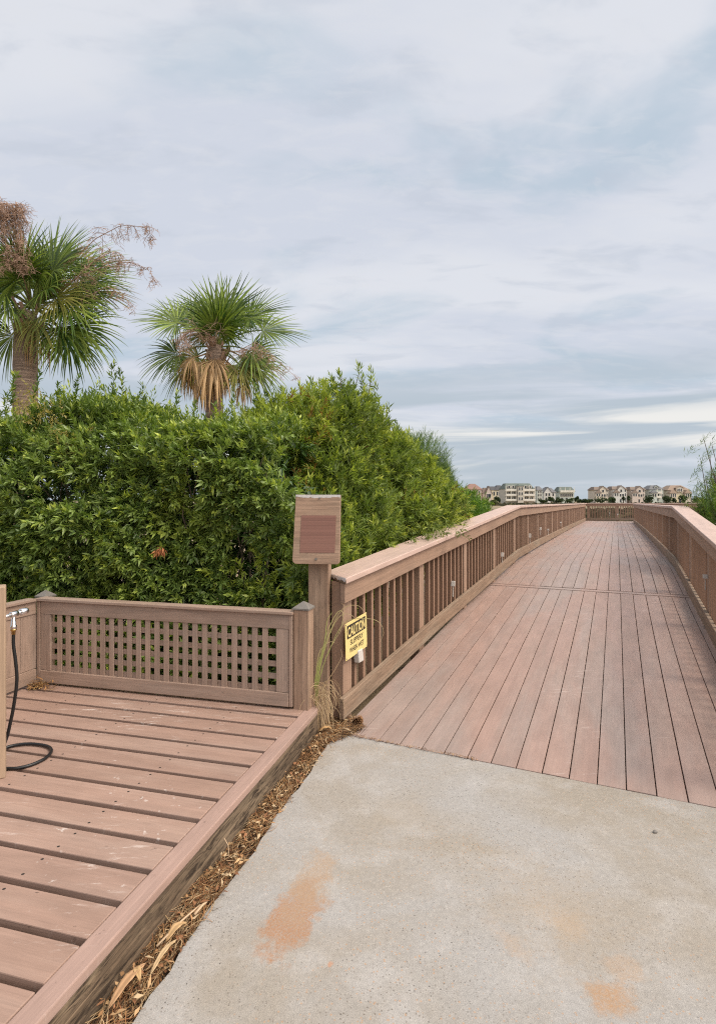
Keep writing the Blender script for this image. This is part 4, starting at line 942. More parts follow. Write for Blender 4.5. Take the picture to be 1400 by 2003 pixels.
def palm_mid():
    Y = 11.0; cr_ = at(424, 668, Y); root = empty('palm_tree', (at(414, 978, Y).x, Y, -.12), 'shorter palm with green fan fronds and brown dead fronds hanging round its trunk', 'palm', 'palms behind the hedge')
    trunk(root, (root.location.x, Y, -.15), at(424, 676, Y), .165)
    c = at(425, 680, Y)
    sp = [ # ang, plen, size, depth, roll, droop
        (97, .72, 1.08, .25, .2, .12), (112, .85, 1.0, .5, .2, .15), (76, .66, 1.05, .1, .2, .15), (60, .72, .95, .45, .5, .25), (88, .35, .85, -.35, .2, .3),
        (130, .84, .92, .2, .5, .22), (149, .90, .90, -.1, .4, .28), (42, .86, .95, -.05, .5, .25), (25, .98, .98, .2, .5, .28),
        (190, .80, .92, -.1, .5, .45), (203, .80, .85, .3, .4, .6), (-10, .72, .88, -.15, .5, .5), (-26, .78, .88, .2, .4, .6),
        (116, .34, .85, -.3, .2, .3), (62, .36, .85, -.2, .2, .3), (92, .25, .95, .2, .2, .2),
        (96, .30, .72, -.9, .1, .5), (70, .34, .8, -.6, .1, .4), (212, .55, .8, .5, .3, .8), (-38, .6, .85, -.1, .3, .8)]
    for k, (a, pl, sz, dp, ro, dr) in enumerate(sp): frond(root, c, a, pl, sz, dp, ro, dr, .10, 100 + k, nseg=40)
    yel = ((0.16, 0.17, 0.03), (0.30, 0.27, 0.07))
    frond(root, c - Z * .1, 200, .40, .8, -.4, .3, .9, .1, 151, colr=yel); frond(root, c - Z * .1, -30, .55, .85, -.3, .3, .6, .1, 152, colr=yel)
    for k, (a, pl, sz, dp, lp) in enumerate(((225, .42, .95, -.8, .9), (205, .55, .85, -.9, 1.0), (250, .36, 1.08, -1.0, .8), (270, .26, 1.10, -1.2, .5), (258, .34, 1.0, -.6, .7), (240, .5, .95, -.7, .9), (218, .66, .70, -.3, 1.2), (-52, .88, .62, -.3, 1.1), (-44, .80, .55, -.1, 1.2), (300, .3, .7, .2, .8), (285, .3, .8, -.9, .7), (242, .5, .8, .3, .9))):
        frond(root, c - Z * .12, a, pl, sz, dp, .2, .5, .05, 170 + k, True, nseg=26, span=1.7, limp=lp)
    t = lambda px, py, dy=0: at(px, py, Y + dy)
    panicle(root, [c, t(412, 655, -.3), t(385, 640, -.5), t(362, 655, -.6), t(352, 690, -.6)], 1, 34, .42, .7, 1.4)
    panicle(root, [c, t(400, 660, -.3), t(368, 648, -.4), t(345, 668, -.5)], 2, 18, .32, .7, 1.2)
    panicle(root, [c, t(460, 690, -.2), t(500, 668, -.3), t(540, 700, -.3), t(585, 745, -.3)], 3, 26, .30, .7, 1.0)
    panicle(root, [c, t(470, 690, -.3), t(490, 680, -.4), t(520, 690, -.4), t(545, 735, -.4)], 4, 22, .26, .7, 1.0)
palm_mid()
def palm_left():
    Y = 9.2; root = empty('palm_tree', (at(38, 978, Y).x, Y, -.12), 'taller palm cut by the left edge of the frame, with long dry flower stalks', 'palm', 'palms behind the hedge')
    trunk(root, (at(38, 978, Y).x, Y, -.15), at(58, 610, Y), .178)
    c = at(62, 600, Y)
    sp = [(84, .72, .98, .3, .4, .2), (68, .80, 1.0, .1, .4, .25), (56, .95, .98, .3, .4, .3), (48, .72, .95, -.3, .3, .35), (40, 1.0, .92, .2, .4, .35), (104, .75, .95, .1, .4, .25), (120, .8, .95, .3, .4, .3), (140, .85, .95, .2, .4, .35), (160, .85, .9, 0, .4, .4),
          (74, .42, .85, -.7, .1, .5), (100, .45, .8, -.9, .1, .55), (28, .98, .92, .1, .4, .4), (10, .80, .95, -.1, .4, .5), (-6, .72, .98, -.35, .4, .55), (-22, .75, .95, .1, .3, .6), (-45, .72, .85, .3, .3, .7), (-36, .66, .9, -.2, .3, .7),
          (110, .36, .9, .2, .2, .3), (76, .36, .95, .2, .2, .3), (50, .42, .9, -.2, .2, .4), (134, .42, .9, .1, .2, .4), (30, .45, .9, .3, .2, .4), (58, .55, .9, -.5, .1, .5), (88, .5, .8, -.5, .1, .5),
          (180, .8, .9, .1, .4, .6), (205, .7, .9, -.2, .4, .7), (228, .6, .85, .2, .3, .8), (150, .42, .9, -.8, .2, .7), (198, .35, .85, -.95, .2, .8), (20, .55, .85, -.8, .2, .6)]
    for k, (a, pl, sz, dp, ro, dr) in enumerate(sp): frond(root, c, a, pl, sz, dp, ro, dr, .10, 300 + k, nseg=40)
    yel = ((0.15, 0.16, 0.03), (0.27, 0.25, 0.07))
    frond(root, c, 4, .62, .85, -.5, .3, .6, .1, 351, colr=yel); frond(root, c, -60, .4, .75, -.6, .3, 1.0, .1, 352, colr=yel); frond(root, c, 24, .95, .85, .3, .4, .4, .1, 353, colr=((0.12, 0.10, 0.03), (0.22, 0.17, 0.06)))
    for k, (a, pl, sz, dp) in enumerate(((-78, .3, .7, -.5), (250, .35, .75, -.3), (-62, .4, .7, .1))): frond(root, c - Z * .12, a, pl, sz, dp, .2, .5, .05, 370 + k, True, nseg=34, span=1.4, limp=1.5)
    t = lambda px, py, dy=0: at(px, py, Y + dy)
    panicle(root, [c, t(110, 545, -.2), t(180, 470, -.3), t(240, 438, -.3), t(285, 445, -.3), t(308, 470, -.3)], 11, 34, .32, .7, 1.3)
    panicle(root, [c, t(120, 560, -.1), t(190, 525, -.2), t(245, 510, -.2), t(290, 525, -.2), t(310, 560, -.2)], 12, 30, .28, .7, 1.1)
    panicle(root, [c, t(130, 560, -.3), t(190, 505, -.4), t(225, 490, -.4), t(240, 515, -.4)], 13, 30, .30, .7, 1.4)
    panicle(root, [c, t(150, 590, -.2), t(210, 560, -.3), t(245, 580, -.3), t(262, 615, -.3)], 15, 20, .24, .7, .9)
    for k, (x1, x2) in enumerate(((10, 30), (-20, 12), (28, 45))):
        panicle(root, [c, t(40, 520, -.4), t(x1, 430, -.6), t(x1 + 4, 395, -.7), t(x2 - 10, 410, -.7), t(x2, 480, -.7), t(x2 + 5, 530, -.7)], 14 + k * 7, 60, .34, .9, 2.0)
palm_left()

# ------------------------------------------------------------------ dry litter, grass, cone
def litter():
    N = 6500; s = rng.uniform(.7, 3.95, N); q = rng.uniform(QE - .0, QC - .004, N)
    q += np.where(rng.random(N) < .05, np.abs(rng.normal(0, .03, N)), 0)
    def needles(n, P0, L0, L1, w, spread, zlo, zhi, cols):
        a = rng.normal(math.atan2(PU.y, PU.x), spread, n); L = rng.uniform(L0, L1, n); d = np.stack([np.cos(a), np.sin(a), rng.normal(0, .16, n)], 1); sd = np.stack([-np.sin(a), np.cos(a), np.zeros(n)], 1)
        b = P0.copy(); cv = rng.normal(0, .12, (n, 1)) * L[:, None]
        p = [b - d * L[:, None] / 2, b + sd * cv, b + d * L[:, None] / 2]; W = (w * rng.uniform(.6, 1.3, n))[:, None]
        v = np.stack([p[0] - sd * W, p[0] + sd * W, p[1] - sd * W, p[1] + sd * W, p[2] - sd * W * .4, p[2] + sd * W * .4], 1)
        v[:, :, 2] = np.maximum(v[:, :, 2], zlo)
        f = (np.arange(n)[:, None, None] * 6 + np.array([[0, 1, 3, 2], [2, 3, 5, 4]])[None]).reshape(-1, 4)
        k = rng.integers(0, len(cols), n); c_ = np.array(cols)[k] * rng.uniform(.4, 1.15, (n, 1)); return v.reshape(-1, 3), f, np.repeat(c_, 6, 0)
    cols = [(0.30, 0.155, 0.065), (0.38, 0.22, 0.10), (0.47, 0.32, 0.17), (0.16, 0.085, 0.045), (0.24, 0.11, 0.05), (0.10, 0.06, 0.035), (0.52, 0.38, 0.23)]
    z = rng.uniform(-.045, .012, N) + .03 * (vnoise(np.stack([s * 4, s * 0, s * 0], 1), 6) - .3); P0 = np.stack([s * PU.x + q * PQ.x, s * PU.y + q * PQ.y, z], 1)
    parts = [needles(N, P0, .03, .11, .0014, .6, -.06, .05, cols)]
    # corner where platform, post and boardwalk meet
    n2 = 900; poly = [on(605, 1470), on(668, 1448), on(712, 1428, .0), on(700, 1405, .03), on(650, 1375, .05)]
    cen = sum(poly, Vector()) / 5; u = rng.random((n2, 2)); P1 = []
    for k in range(n2):
        i = rng.integers(0, 5); a, b = poly[i], poly[(i + 1) % 5]; r1 = math.sqrt(u[k, 0]); p = cen * (1 - r1) + a * (r1 * (1 - u[k, 1])) + b * (r1 * u[k, 1]); P1.append((p.x, p.y, rng.uniform(0, .03)))
    parts.append(needles(n2, np.array(P1), .03, .12, .0017, 1.2, -.02, .05, cols))
    # straw in the joint between concrete and planks, and in the fence corner
    n3 = 160; t = rng.uniform(-1.62, -.75, n3) ; P2 = np.array([tuple(B(S0 - .006 + rng.normal(0, .008), tt, .006 + rng.random() * .008)) for tt in t]); parts.append(needles(n3, P2, .01, .035, .0015, 1.5, .002, .02, cols))
    n4 = 190; P3 = np.array([tuple(P(3.40 + rng.normal(0, .03), -3.40 + abs(rng.normal(0, .07)), PH + .004 + abs(rng.normal(0, .022)))) for _ in range(n4)]); parts.append(needles(n4, P3, .02, .07, .003, 1.5, PH + .003, .3, [(0.42, 0.22, 0.08), (0.36, 0.18, 0.07), (0.50, 0.33, 0.15), (0.2, 0.1, 0.05)]))
    # chips and broken leaves
    v, f, c_ = join(parts)
    o = link('pine_straw', np_mesh('pine_straw', v, f, c_), M['litter']); o['kind'] = 'stuff'; tag(o, 'brown pine straw and dry needles along the edge of the concrete', 'litter')
    n5 = 900; s = rng.uniform(.7, 3.8, n5); q = rng.uniform(QE + .005, QC + .01, n5); pts = np.stack([s * PU.x + q * PQ.x, s * PU.y + q * PQ.y, rng.uniform(-.015, .03, n5)], 1)
    d = rng.normal(0, 1, (n5, 3)) * [1, 1, .25]; cc = np.array([(0.34, 0.19, 0.09), (0.42, 0.27, 0.14), (0.25, 0.12, 0.06), (0.48, 0.36, 0.22)])[rng.integers(0, 4, n5)] * rng.uniform(.7, 1.2, (n5, 1))
    v, f, c_ = leaves(pts, d, rng.uniform(.012, .04, n5), rng.uniform(.006, .016, n5), cc)
    o = link('leaf_litter', np_mesh('leaf_litter', v, f, c_), M['litter']); o['kind'] = 'stuff'; tag(o, 'small broken dry leaves lying among the pine straw', 'litter')
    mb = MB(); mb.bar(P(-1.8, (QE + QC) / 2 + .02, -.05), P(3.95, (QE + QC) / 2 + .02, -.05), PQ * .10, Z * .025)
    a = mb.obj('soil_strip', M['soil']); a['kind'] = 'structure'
litter()
def big_leaf(px, py, L, W, ang, colr, label, z=.02, curl=.25, name='dry_leaf'):
    c = on(px, py, z); n = 9; d = Vector((math.cos(ang), math.sin(ang), .08)); sd = Vector((-math.sin(ang), math.cos(ang), 0)); V_, F_, C_ = [], [], []
    for k in range(n + 1):
        x = k / n; w_ = W * math.sin(math.pi * min(1, x * .96 + .03)) ** .8 * .5; p = c + d * (L * (x - .5)) + Z * (.02 * math.sin(x * 3.1) + .01)
        for j in (-1, -.5, 0, .5, 1): V_.append(tuple(p + sd * (w_ * j) + Z * (curl * w_ * abs(j) ** 1.5 + .002 * math.sin(k * 2 + j * 5)))); C_.append(np.array(colr) * (1.0 if j else .75))
    for k in range(n):
        for j in range(4): b = k * 5 + j; F_.append([b, b + 1, b + 6, b + 5])
    o = link(name, np_mesh(name, np.array(V_), np.array(F_), np.array(C_), True), M['litter'])
    s_ = o.modifiers.new('thickness', 'SOLIDIFY'); s_.thickness = .0012
    tag(o, label, 'leaf', 'dry leaves on the litter strip')
aP = math.atan2(PU.y, PU.x)
big_leaf(250, 1935, .16, .030, aP - .10, (0.44, 0.27, 0.15), 'large tan dry leaf curled beside the rotting platform beam, nearest the camera')
big_leaf(268, 1915, .05, .024, aP + 1.0, (0.45, 0.30, 0.15), 'small oval tan leaf just above the large curled one')
big_leaf(345, 1830, .09, .030, aP - .3, (0.50, 0.33, 0.17), 'broad pale tan leaf at the concrete edge, midway along the strip')
big_leaf(320, 1880, .14, .018, aP - .06, (0.52, 0.37, 0.21), 'long narrow straw-coloured leaf lying along the concrete edge')
big_leaf(636, 1432, .09, .03, .3, (0.48, 0.30, 0.14), 'yellowish dry leaf at the foot of the sign post')
def stick(a, b, r, label, colr=None):
    mb = MB(); a, b = Vector(a), Vector(b); mid = a.lerp(b, .5) + Z * .01 + Vector((.006, .004, 0)); mb.tube([a, a.lerp(mid, .5), mid, mid.lerp(b, .5), b], [r, r, r * .9, r * .8, r * .5], 6)
    o = mb.obj('dry_stalk', M['straw'], None, 0, True); tag(o, label, 'stalk', 'dry stalks on the litter strip')
M['straw'] = plain('straw', (0.46, 0.33, 0.21), .8, var=.25, scale=30)
stick(on(306, 1852, .03), on(392, 1770, .045), .004, 'long pale dry stalk lying diagonally across the pine straw')
stick(on(380, 1790, .035), on(405, 1765, .03), .005, 'short greyish stick beside the long pale stalk')
stick(on(438, 1640, .10), on(448, 1680, .03), .0022, 'thin bent straw leaning on the platform beam')
stick(on(668, 1424, .02), on(690, 1437, .012), .006, 'flat pale splinter where the planks meet the concrete')
def stone():
    bm = bmesh.new(); bmesh.ops.create_icosphere(bm, subdivisions=2, radius=.008)
    for v in bm.verts: v.co = Vector((v.co.x * 1.3, v.co.y, v.co.z * .6)) * (1 + .2 * math.sin(v.co.x * 400 + v.co.y * 300))
    me = bpy.data.meshes.new('pebble'); bm.to_mesh(me); bm.free(); p = on(1281, 1630); o = link('pebble', me, M['grey_cap']); o.location = (p.x, p.y, .006); tag(o, 'small dark pebble alone on the pale concrete', 'stone')
stone()
def grass_tuft():
    base = on(622, 1418, .0); base = Vector((-.262, 3.845, -.02)); V_, F_, C_ = [], [], []; r_ = random.Random(21); o = 0
    def blade(pts, w, c0, c1):
        nonlocal o
        n = len(pts)
        for k, p in enumerate(pts):
            d = (pts[min(k + 1, n - 1)] - pts[max(k - 1, 0)]).normalized(); sd = d.cross(Vector((.2, -1, .1))).normalized(); x = k / (n - 1); ww = w * 1.5 * (1 - x ** 2 * .8)
            V_.extend([tuple(p - sd * ww), tuple(p + sd * ww)]); C_.extend([np.array(c0) * (1 - x) + np.array(c1) * x] * 2)
        for k in range(n - 1): F_.append([o + 2 * k, o + 2 * k + 1, o + 2 * k + 3, o + 2 * k + 2])
        o += 2 * n
    straw = (0.50, 0.37, 0.22); straw2 = (0.36, 0.24, 0.13); grn = (0.20, 0.24, 0.06); grn2 = (0.34, 0.34, 0.12)
    def curve(ps, n=16):
        ps = [Vector(p) for p in ps]; q = [ps[0]] + ps + [ps[-1]]; out_ = []
        for i in range(1, len(q) - 2):
            for k in range(n):
                t = k / n; p0, p1, p2, p3 = q[i - 1:i + 3]; out_.append(.5 * ((2 * p1) + (p2 - p0) * t + (2 * p0 - 5 * p1 + 4 * p2 - p3) * t * t + (3 * p1 - p0 - 3 * p2 + p3) * t ** 3))
        return out_ + [ps[-1]]
    A = lambda px, py, dy=0.0: at(px, py, 3.78 + dy)
    b0 = A(622, 1415)
    # tall green blades that arch over the corner of the railing
    for k, (path, c0, c1, w) in enumerate((
        ([b0, A(620, 1330), A(636, 1250), A(655, 1205), A(668, 1195), A(671, 1215), A(665, 1240)], grn, straw, .0022), ([b0, A(622, 1330), A(640, 1255), A(662, 1208), A(685, 1202), A(697, 1216)], grn, straw, .002),
        ([b0, A(618, 1340), A(632, 1275), A(650, 1225), A(672, 1190), A(700, 1185), A(716, 1203)], grn, straw, .0018), ([b0, A(621, 1340), A(634, 1262), A(640, 1215), A(650, 1198)], grn, grn2, .0024), ([b0, A(624, 1335), A(645, 1270), A(672, 1220), A(705, 1210), A(738, 1215), A(750, 1235), A(744, 1255)], grn, straw, .0017),
        ([b0, A(619, 1350), A(620, 1300), A(628, 1270), A(645, 1256), A(655, 1258)], grn, straw, .002), ([b0, A(617, 1350), A(628, 1290), A(641, 1245)], grn, grn2, .003), ([b0, A(616, 1350), A(622, 1300), A(634, 1265)], grn, grn2, .0028), ([b0, A(621, 1345), A(640, 1280), A(664, 1235), A(674, 1190), A(667, 1180)], grn, straw, .0016),
        ([b0, A(626, 1360), A(655, 1310), A(668, 1285), A(667, 1270)], straw2, straw, .0014))):
        ps = curve(path); ps = [p + Vector((r_.gauss(0, .001), 0, 0)) for p in ps]; blade(ps, w, c0, c1)
    for k in range(44):
        bx, by = r_.uniform(612, 652), r_.uniform(1395, 1446); dy = r_.uniform(-.06, .02); sg = r_.choice((-1, 1, 1)); lean = r_.uniform(-10, 14); tp = r_.uniform(1328, 1385); rr = r_.uniform(8, 30)
        path = [A(bx, by, dy), A(bx * .6 + 626 * .4 + lean * .5, (by + tp) / 2, dy), A(624 + lean, tp + 6, dy - .01), A(624 + lean + sg * rr * .7, tp - rr * .15, dy - .02), A(624 + lean + sg * rr * 1.3, tp + rr * .6, dy - .04), A(624 + lean + sg * rr * r_.uniform(.9, 1.6), tp + rr * r_.uniform(1.2, 2.6), dy - .05)]
        blade(curve(path, 6), r_.uniform(.0007, .0015), r_.choice((straw2, straw, straw)), r_.choice((straw, straw, straw2)))
    o_ = link('grass_tuft', np_mesh('grass_tuft', np.array(V_), np.array(F_), np.array(C_), True), M['litter']); tag(o_, 'half dry tuft of long curling grass between the fence post and the railing', 'grass')
grass_tuft()
def pine_cone():
    c = on(692, 1400, .03); c = B(3.49, -1.625, deck_z(3.49)); root = empty('pine_cone', c, 'open brown pine cone lying on the planks by the end of the kickboard', 'pine cone'); V_, F_, C_ = [], [], []; o = 0; ax = Vector((.8, -.3, .25)).normalized()
    s1 = ax.cross(Z).normalized(); s2 = s1.cross(ax); cen = c + Z * .032
    for k in range(60):
        x = k / 60; a = k * 2.399; rr_ = .034 * math.sin(math.pi * (x * .85 + .12)) ; p = cen + ax * ((x - .5) * .07); d = (s1 * math.cos(a) + s2 * math.sin(a) + ax * (.3 + x * .7)).normalized(); sd = d.cross(ax).normalized(); tip = p + d * rr_ * 1.1
        V_ += [tuple(p - sd * .003), tuple(p + sd * .003), tuple(tip + sd * .008), tuple(tip + d * .003), tuple(tip - sd * .008)]; F_.append([o, o + 1, o + 2, o + 3]); F_.append([o, o + 3, o + 4, o]) if False else F_.append([o, o + 3, o + 4, o + 1]) if False else None
        F_[-1] = [o, o + 1, o + 2, o + 3] if F_[-1] is None else F_[-1]; F_.append([o + 1, o, o + 4, o + 3])
        C_ += [np.array((0.14, 0.06, 0.03))] * 2 + [np.array((0.36, 0.20, 0.10))] * 3; o += 5
    ob = link('scales', np_mesh('scales', np.array(V_), np.array(F_), np.array(C_)), M['litter'], root); m = ob.modifiers.new('thickness', 'SOLIDIFY'); m.thickness = .002
pine_cone()

# ------------------------------------------------------------------ far houses
HM = {k: plain('wall ' + k, c, .8, var=.06, scale=.5) for k, c in dict(cream=(.60, .53, .44), pink=(.55, .42, .37), peach=(.58, .50, .44), yellow=(.60, .53, .37), white=(.62, .61, .58), green=(.50, .55, .50), grey=(.50, .50, .47), stone=(.53, .49, .42), blue=(.40, .46, .47), salmon=(.58, .33, .24)).items()}
HM['trim'] = plain('white trim', (.72, .68, .60), .7); HM['glass'] = plain('dark window', (.05, .055, .065), .2, 0, .2, 1)
for k, c in dict(brown=(.20, .155, .125), dark=(.085, .085, .09), slate=(.16, .16, .165), terra=(.27, .165, .135), greenish=(.13, .155, .135), tan=(.27, .20, .15)).items(): HM['r_' + k] = plain('roof ' + k, c, .85, var=.18, scale=1.2)
FZ = -.94
class House:
    def __init__(s, px0, px1, ytop, Y, label, wall, roof, group=None):
        s.k = Y / F; s.Y = Y; s.x0 = (px0 + 1.3 - CX) * s.k; s.x1 = (px1 - 1.3 - CX) * s.k; s.h = CAMH + (HY - ytop) * s.k - FZ; s.w = s.x1 - s.x0
        s.root = empty('house', ((s.x0 + s.x1) / 2, Y, FZ), label, 'house', group or 'houses across the marsh'); s.wall = HM[wall]; s.roofm = HM['r_' + roof]; s.tr = HM['trim']
    def X(s, f): return s.x0 + f * s.w
    def Zz(s, f): return FZ + f * s.h
    def block(s, f0, f1, z0, z1, d0=0.0, d1=10.0, mat=None, name='wall'):
        mb = MB(); mb.box(((s.X(f0) + s.X(f1)) / 2, s.Y + (d0 + d1) / 2, (s.Zz(z0) + s.Zz(z1)) / 2), (s.X(f1) - s.X(f0), d1 - d0, s.Zz(z1) - s.Zz(z0))); return mb.obj(name, mat or s.wall, s.root)
    def hip(s, f0, f1, z0, z1, d0=0.0, d1=10.0, ridge=.3, mat=None, ov=.35):
        x0, x1 = s.X(f0) - ov, s.X(f1) + ov; y0, y1 = s.Y + d0 - ov, s.Y + d1 + ov; a, b = s.Zz(z0) + .01, s.Zz(z1); r = (x1 - x0) * (1 - ridge) / 2; ym = (y0 + y1) / 2; rx0, rx1 = x0 + r, x1 - r; ry = (y1 - y0) * .2
        mb = MB(); mb.sweep([[(x0, y0, a - .3), (x1, y0, a - .3), (x1, y1, a - .3), (x0, y1, a - .3)], [(x0, y0, a), (x1, y0, a), (x1, y1, a), (x0, y1, a)], [(rx0, ym - ry, b), (rx1, ym - ry, b), (rx1, ym + ry, b), (rx0, ym + ry, b)]]); return mb.obj('roof', mat or s.roofm, s.root)
    def gable(s, f0, f1, z0, z1, d0=-1.0, d1=4.0, ov=.4, mat=None, wallmat=None):
        x0, x1 = s.X(f0), s.X(f1); xm = (x0 + x1) / 2; a, b = s.Zz(z0), s.Zz(z1); y0, y1 = s.Y + d0, s.Y + d1
        mb = MB(); mb.sweep([[(x0, y, a), (x1, y, a), (xm, y, b - .05)] for y in (y0, y1)]); mb.obj('gable', wallmat or s.wall, s.root)
        r = MB(); t = .25
        for sx, e in ((-1, x0 - ov), (1, x1 + ov)):
            dz = (b - a) * ov / ((x1 - x0) / 2); r.sweep([[(e, y, a - dz), (xm, y, b), (xm, y, b + t), (e, y, a - dz + t)] for y in (y0 - .3, y1)])
        r.obj('gable_roof', mat or s.roofm, s.root)
    def win(s, f, z, wf=.07, hz=.12, d=0.0, frame=True):
        w_ = wf * s.w * 1.45; h = hz * s.h * 1.15; c = (s.X(f), s.Y + d, s.Zz(z)); 
        mb = MB(); mb.box((c[0], c[1] - .06, c[2]), (w_ + .4, .1, h + .4)); fr = mb.obj('window', s.tr, s.root)
        m2 = MB(); m2.box((c[0], c[1] - .14, c[2]), (w_, .05, h)); m2.obj('pane', HM['glass'], fr)
    def dark(s, f, z, wf, hz, d=0.0, name='opening'):
        mb = MB(); mb.box((s.X(f), s.Y + d - .05, s.Zz(z)), (wf * s.w, .09, hz * s.h)); mb.obj(name, HM['glass'], s.root)
    def balcony(s, f0, f1, z, d=-1.8, dn=0.0):
        mb = MB(); mb.box(((s.X(f0) + s.X(f1)) / 2, s.Y + (d + dn) / 2, s.Zz(z)), (s.X(f1) - s.X(f0), dn - d - .02, .35)); b = mb.obj('balcony', s.tr, s.root)
        m2 = MB(); m2.box(((s.X(f0) + s.X(f1)) / 2, s.Y + d + .06, s.Zz(z) + .7), (s.X(f1) - s.X(f0), .08, .9)); m2.obj('railing', s.tr, b)
        n = max(2, int((s.X(f1) - s.X(f0)) / 3.0) + 1)
        for k in range(n):
            x = s.X(f0) + .2 + (s.X(f1) - s.X(f0) - .4) * k / (n - 1); m3 = MB(); m3.box((x, s.Y + d + .25, s.Zz(z) + 1.6), (.3, .3, 2.9)); m3.obj('column', s.tr, b)
def row_house(px0, px1, ytop, label, wall, roof, var, Y=380):
    h = House(px0, px1, ytop, Y, label, wall, roof)
    if var == 'a':   # cross-gabled narrow house with a lower side wing
        h.block(.02, .98, 0, .80, 0, 11); h.hip(.0, 1.0, .80, .97, 0, 11, .75); h.block(.30, .78, 0, .80, -1.5, -.02); h.gable(.28, .80, .80, 1.0, -1.5, 4)
        h.block(-.02, .38, 0, .62, -2.6, -1.52); h.gable(-.03, .40, .62, .78, -2.7, -1.5) if False else h.hip(-.02, .38, .62, .76, -2.6, -1.4, .2, None, .3)
        for f in (.08, .24): h.win(f, .50, .06, .12, -2.6)
        for f, z in ((.54, .72), (.48, .47), (.66, .47)): h.win(f, z, .08, .12, -1.5)
        h.win(.87, .50, .07, .13, 0); h.dark(.84, .2, .12, .16); h.dark(.5, .16, .1, .18, -1.5); h.win(.88, .72, .06, .1, 0)
    elif var == 'b':  # hipped roof with dormer
        h.block(.03, .97, 0, .78, 0, 11); h.hip(.0, 1.0, .78, 1.0, 0, 11, .42); h.block(.36, .66, .78, .90, .6, 3.0); h.gable(.36, .66, .90, .985, .5, 4); h.win(.5, .83, .1, .1, .6)
        h.block(.03, .42, 0, .60, -2.5, -.02); h.hip(.03, .42, .60, .72, -2.5, .0, .2, None, .4)
        for f in (.13, .30): h.win(f, .46, .07, .14, -2.5)
        for f in (.52, .62): h.win(f, .46, .07, .13)
        h.balcony(.44, .78, .56); h.win(.87, .46, .06, .13); h.dark(.58, .22, .10, .16); h.balcony(.46, .76, .32)
    else:            # wide yellow house, steep roof, porch
        h.block(.03, .97, 0, .74, 0, 12); h.hip(.0, 1.0, .74, 1.0, 0, 12, .45); h.block(.36, .66, .66, .84, -1.0, 3.0); h.gable(.34, .68, .84, .95, -1.0, 4)
        for f in (.43, .51, .59): h.win(f, .74, .035, .13, -1.0)
        h.block(.02, .30, 0, .58, -2.5, -.02); h.hip(.02, .30, .58, .74, -2.5, .2, .25, None, .4); h.block(.70, .98, 0, .58, -2.5, -.02); h.hip(.70, .98, .58, .74, -2.5, .2, .25, None, .4)
        for f in (.08, .17, .26, .76, .84, .92): h.win(f, .44, .03, .15, -2.5)
        h.block(.32, .68, .0, .50, -1.6, -.02, HM['yellow'], 'porch'); h.dark(.5, .18, .10, .20, -1.6); h.dark(.26, .18, .03, .16, -2.5)
    return h
row_house(1161, 1191, 951, 'cream house with brown cross gables, first from the gap in the row', 'cream', 'brown', 'a')
row_house(1196, 1227, 950, 'off white gabled house between the cream and the pinkish ones', 'white', 'brown', 'a')
row_house(1232, 1263, 951, 'pinkish house with a stacked dark balcony in its middle', 'peach', 'brown', 'a')
row_house(1268, 1299, 949, 'pale green house with a grey hipped roof and dormer', 'green', 'slate', 'b')
row_house(1304, 1350, 949, 'wide cream house with yellow porch and steep tan roof', 'cream', 'tan', 'c')
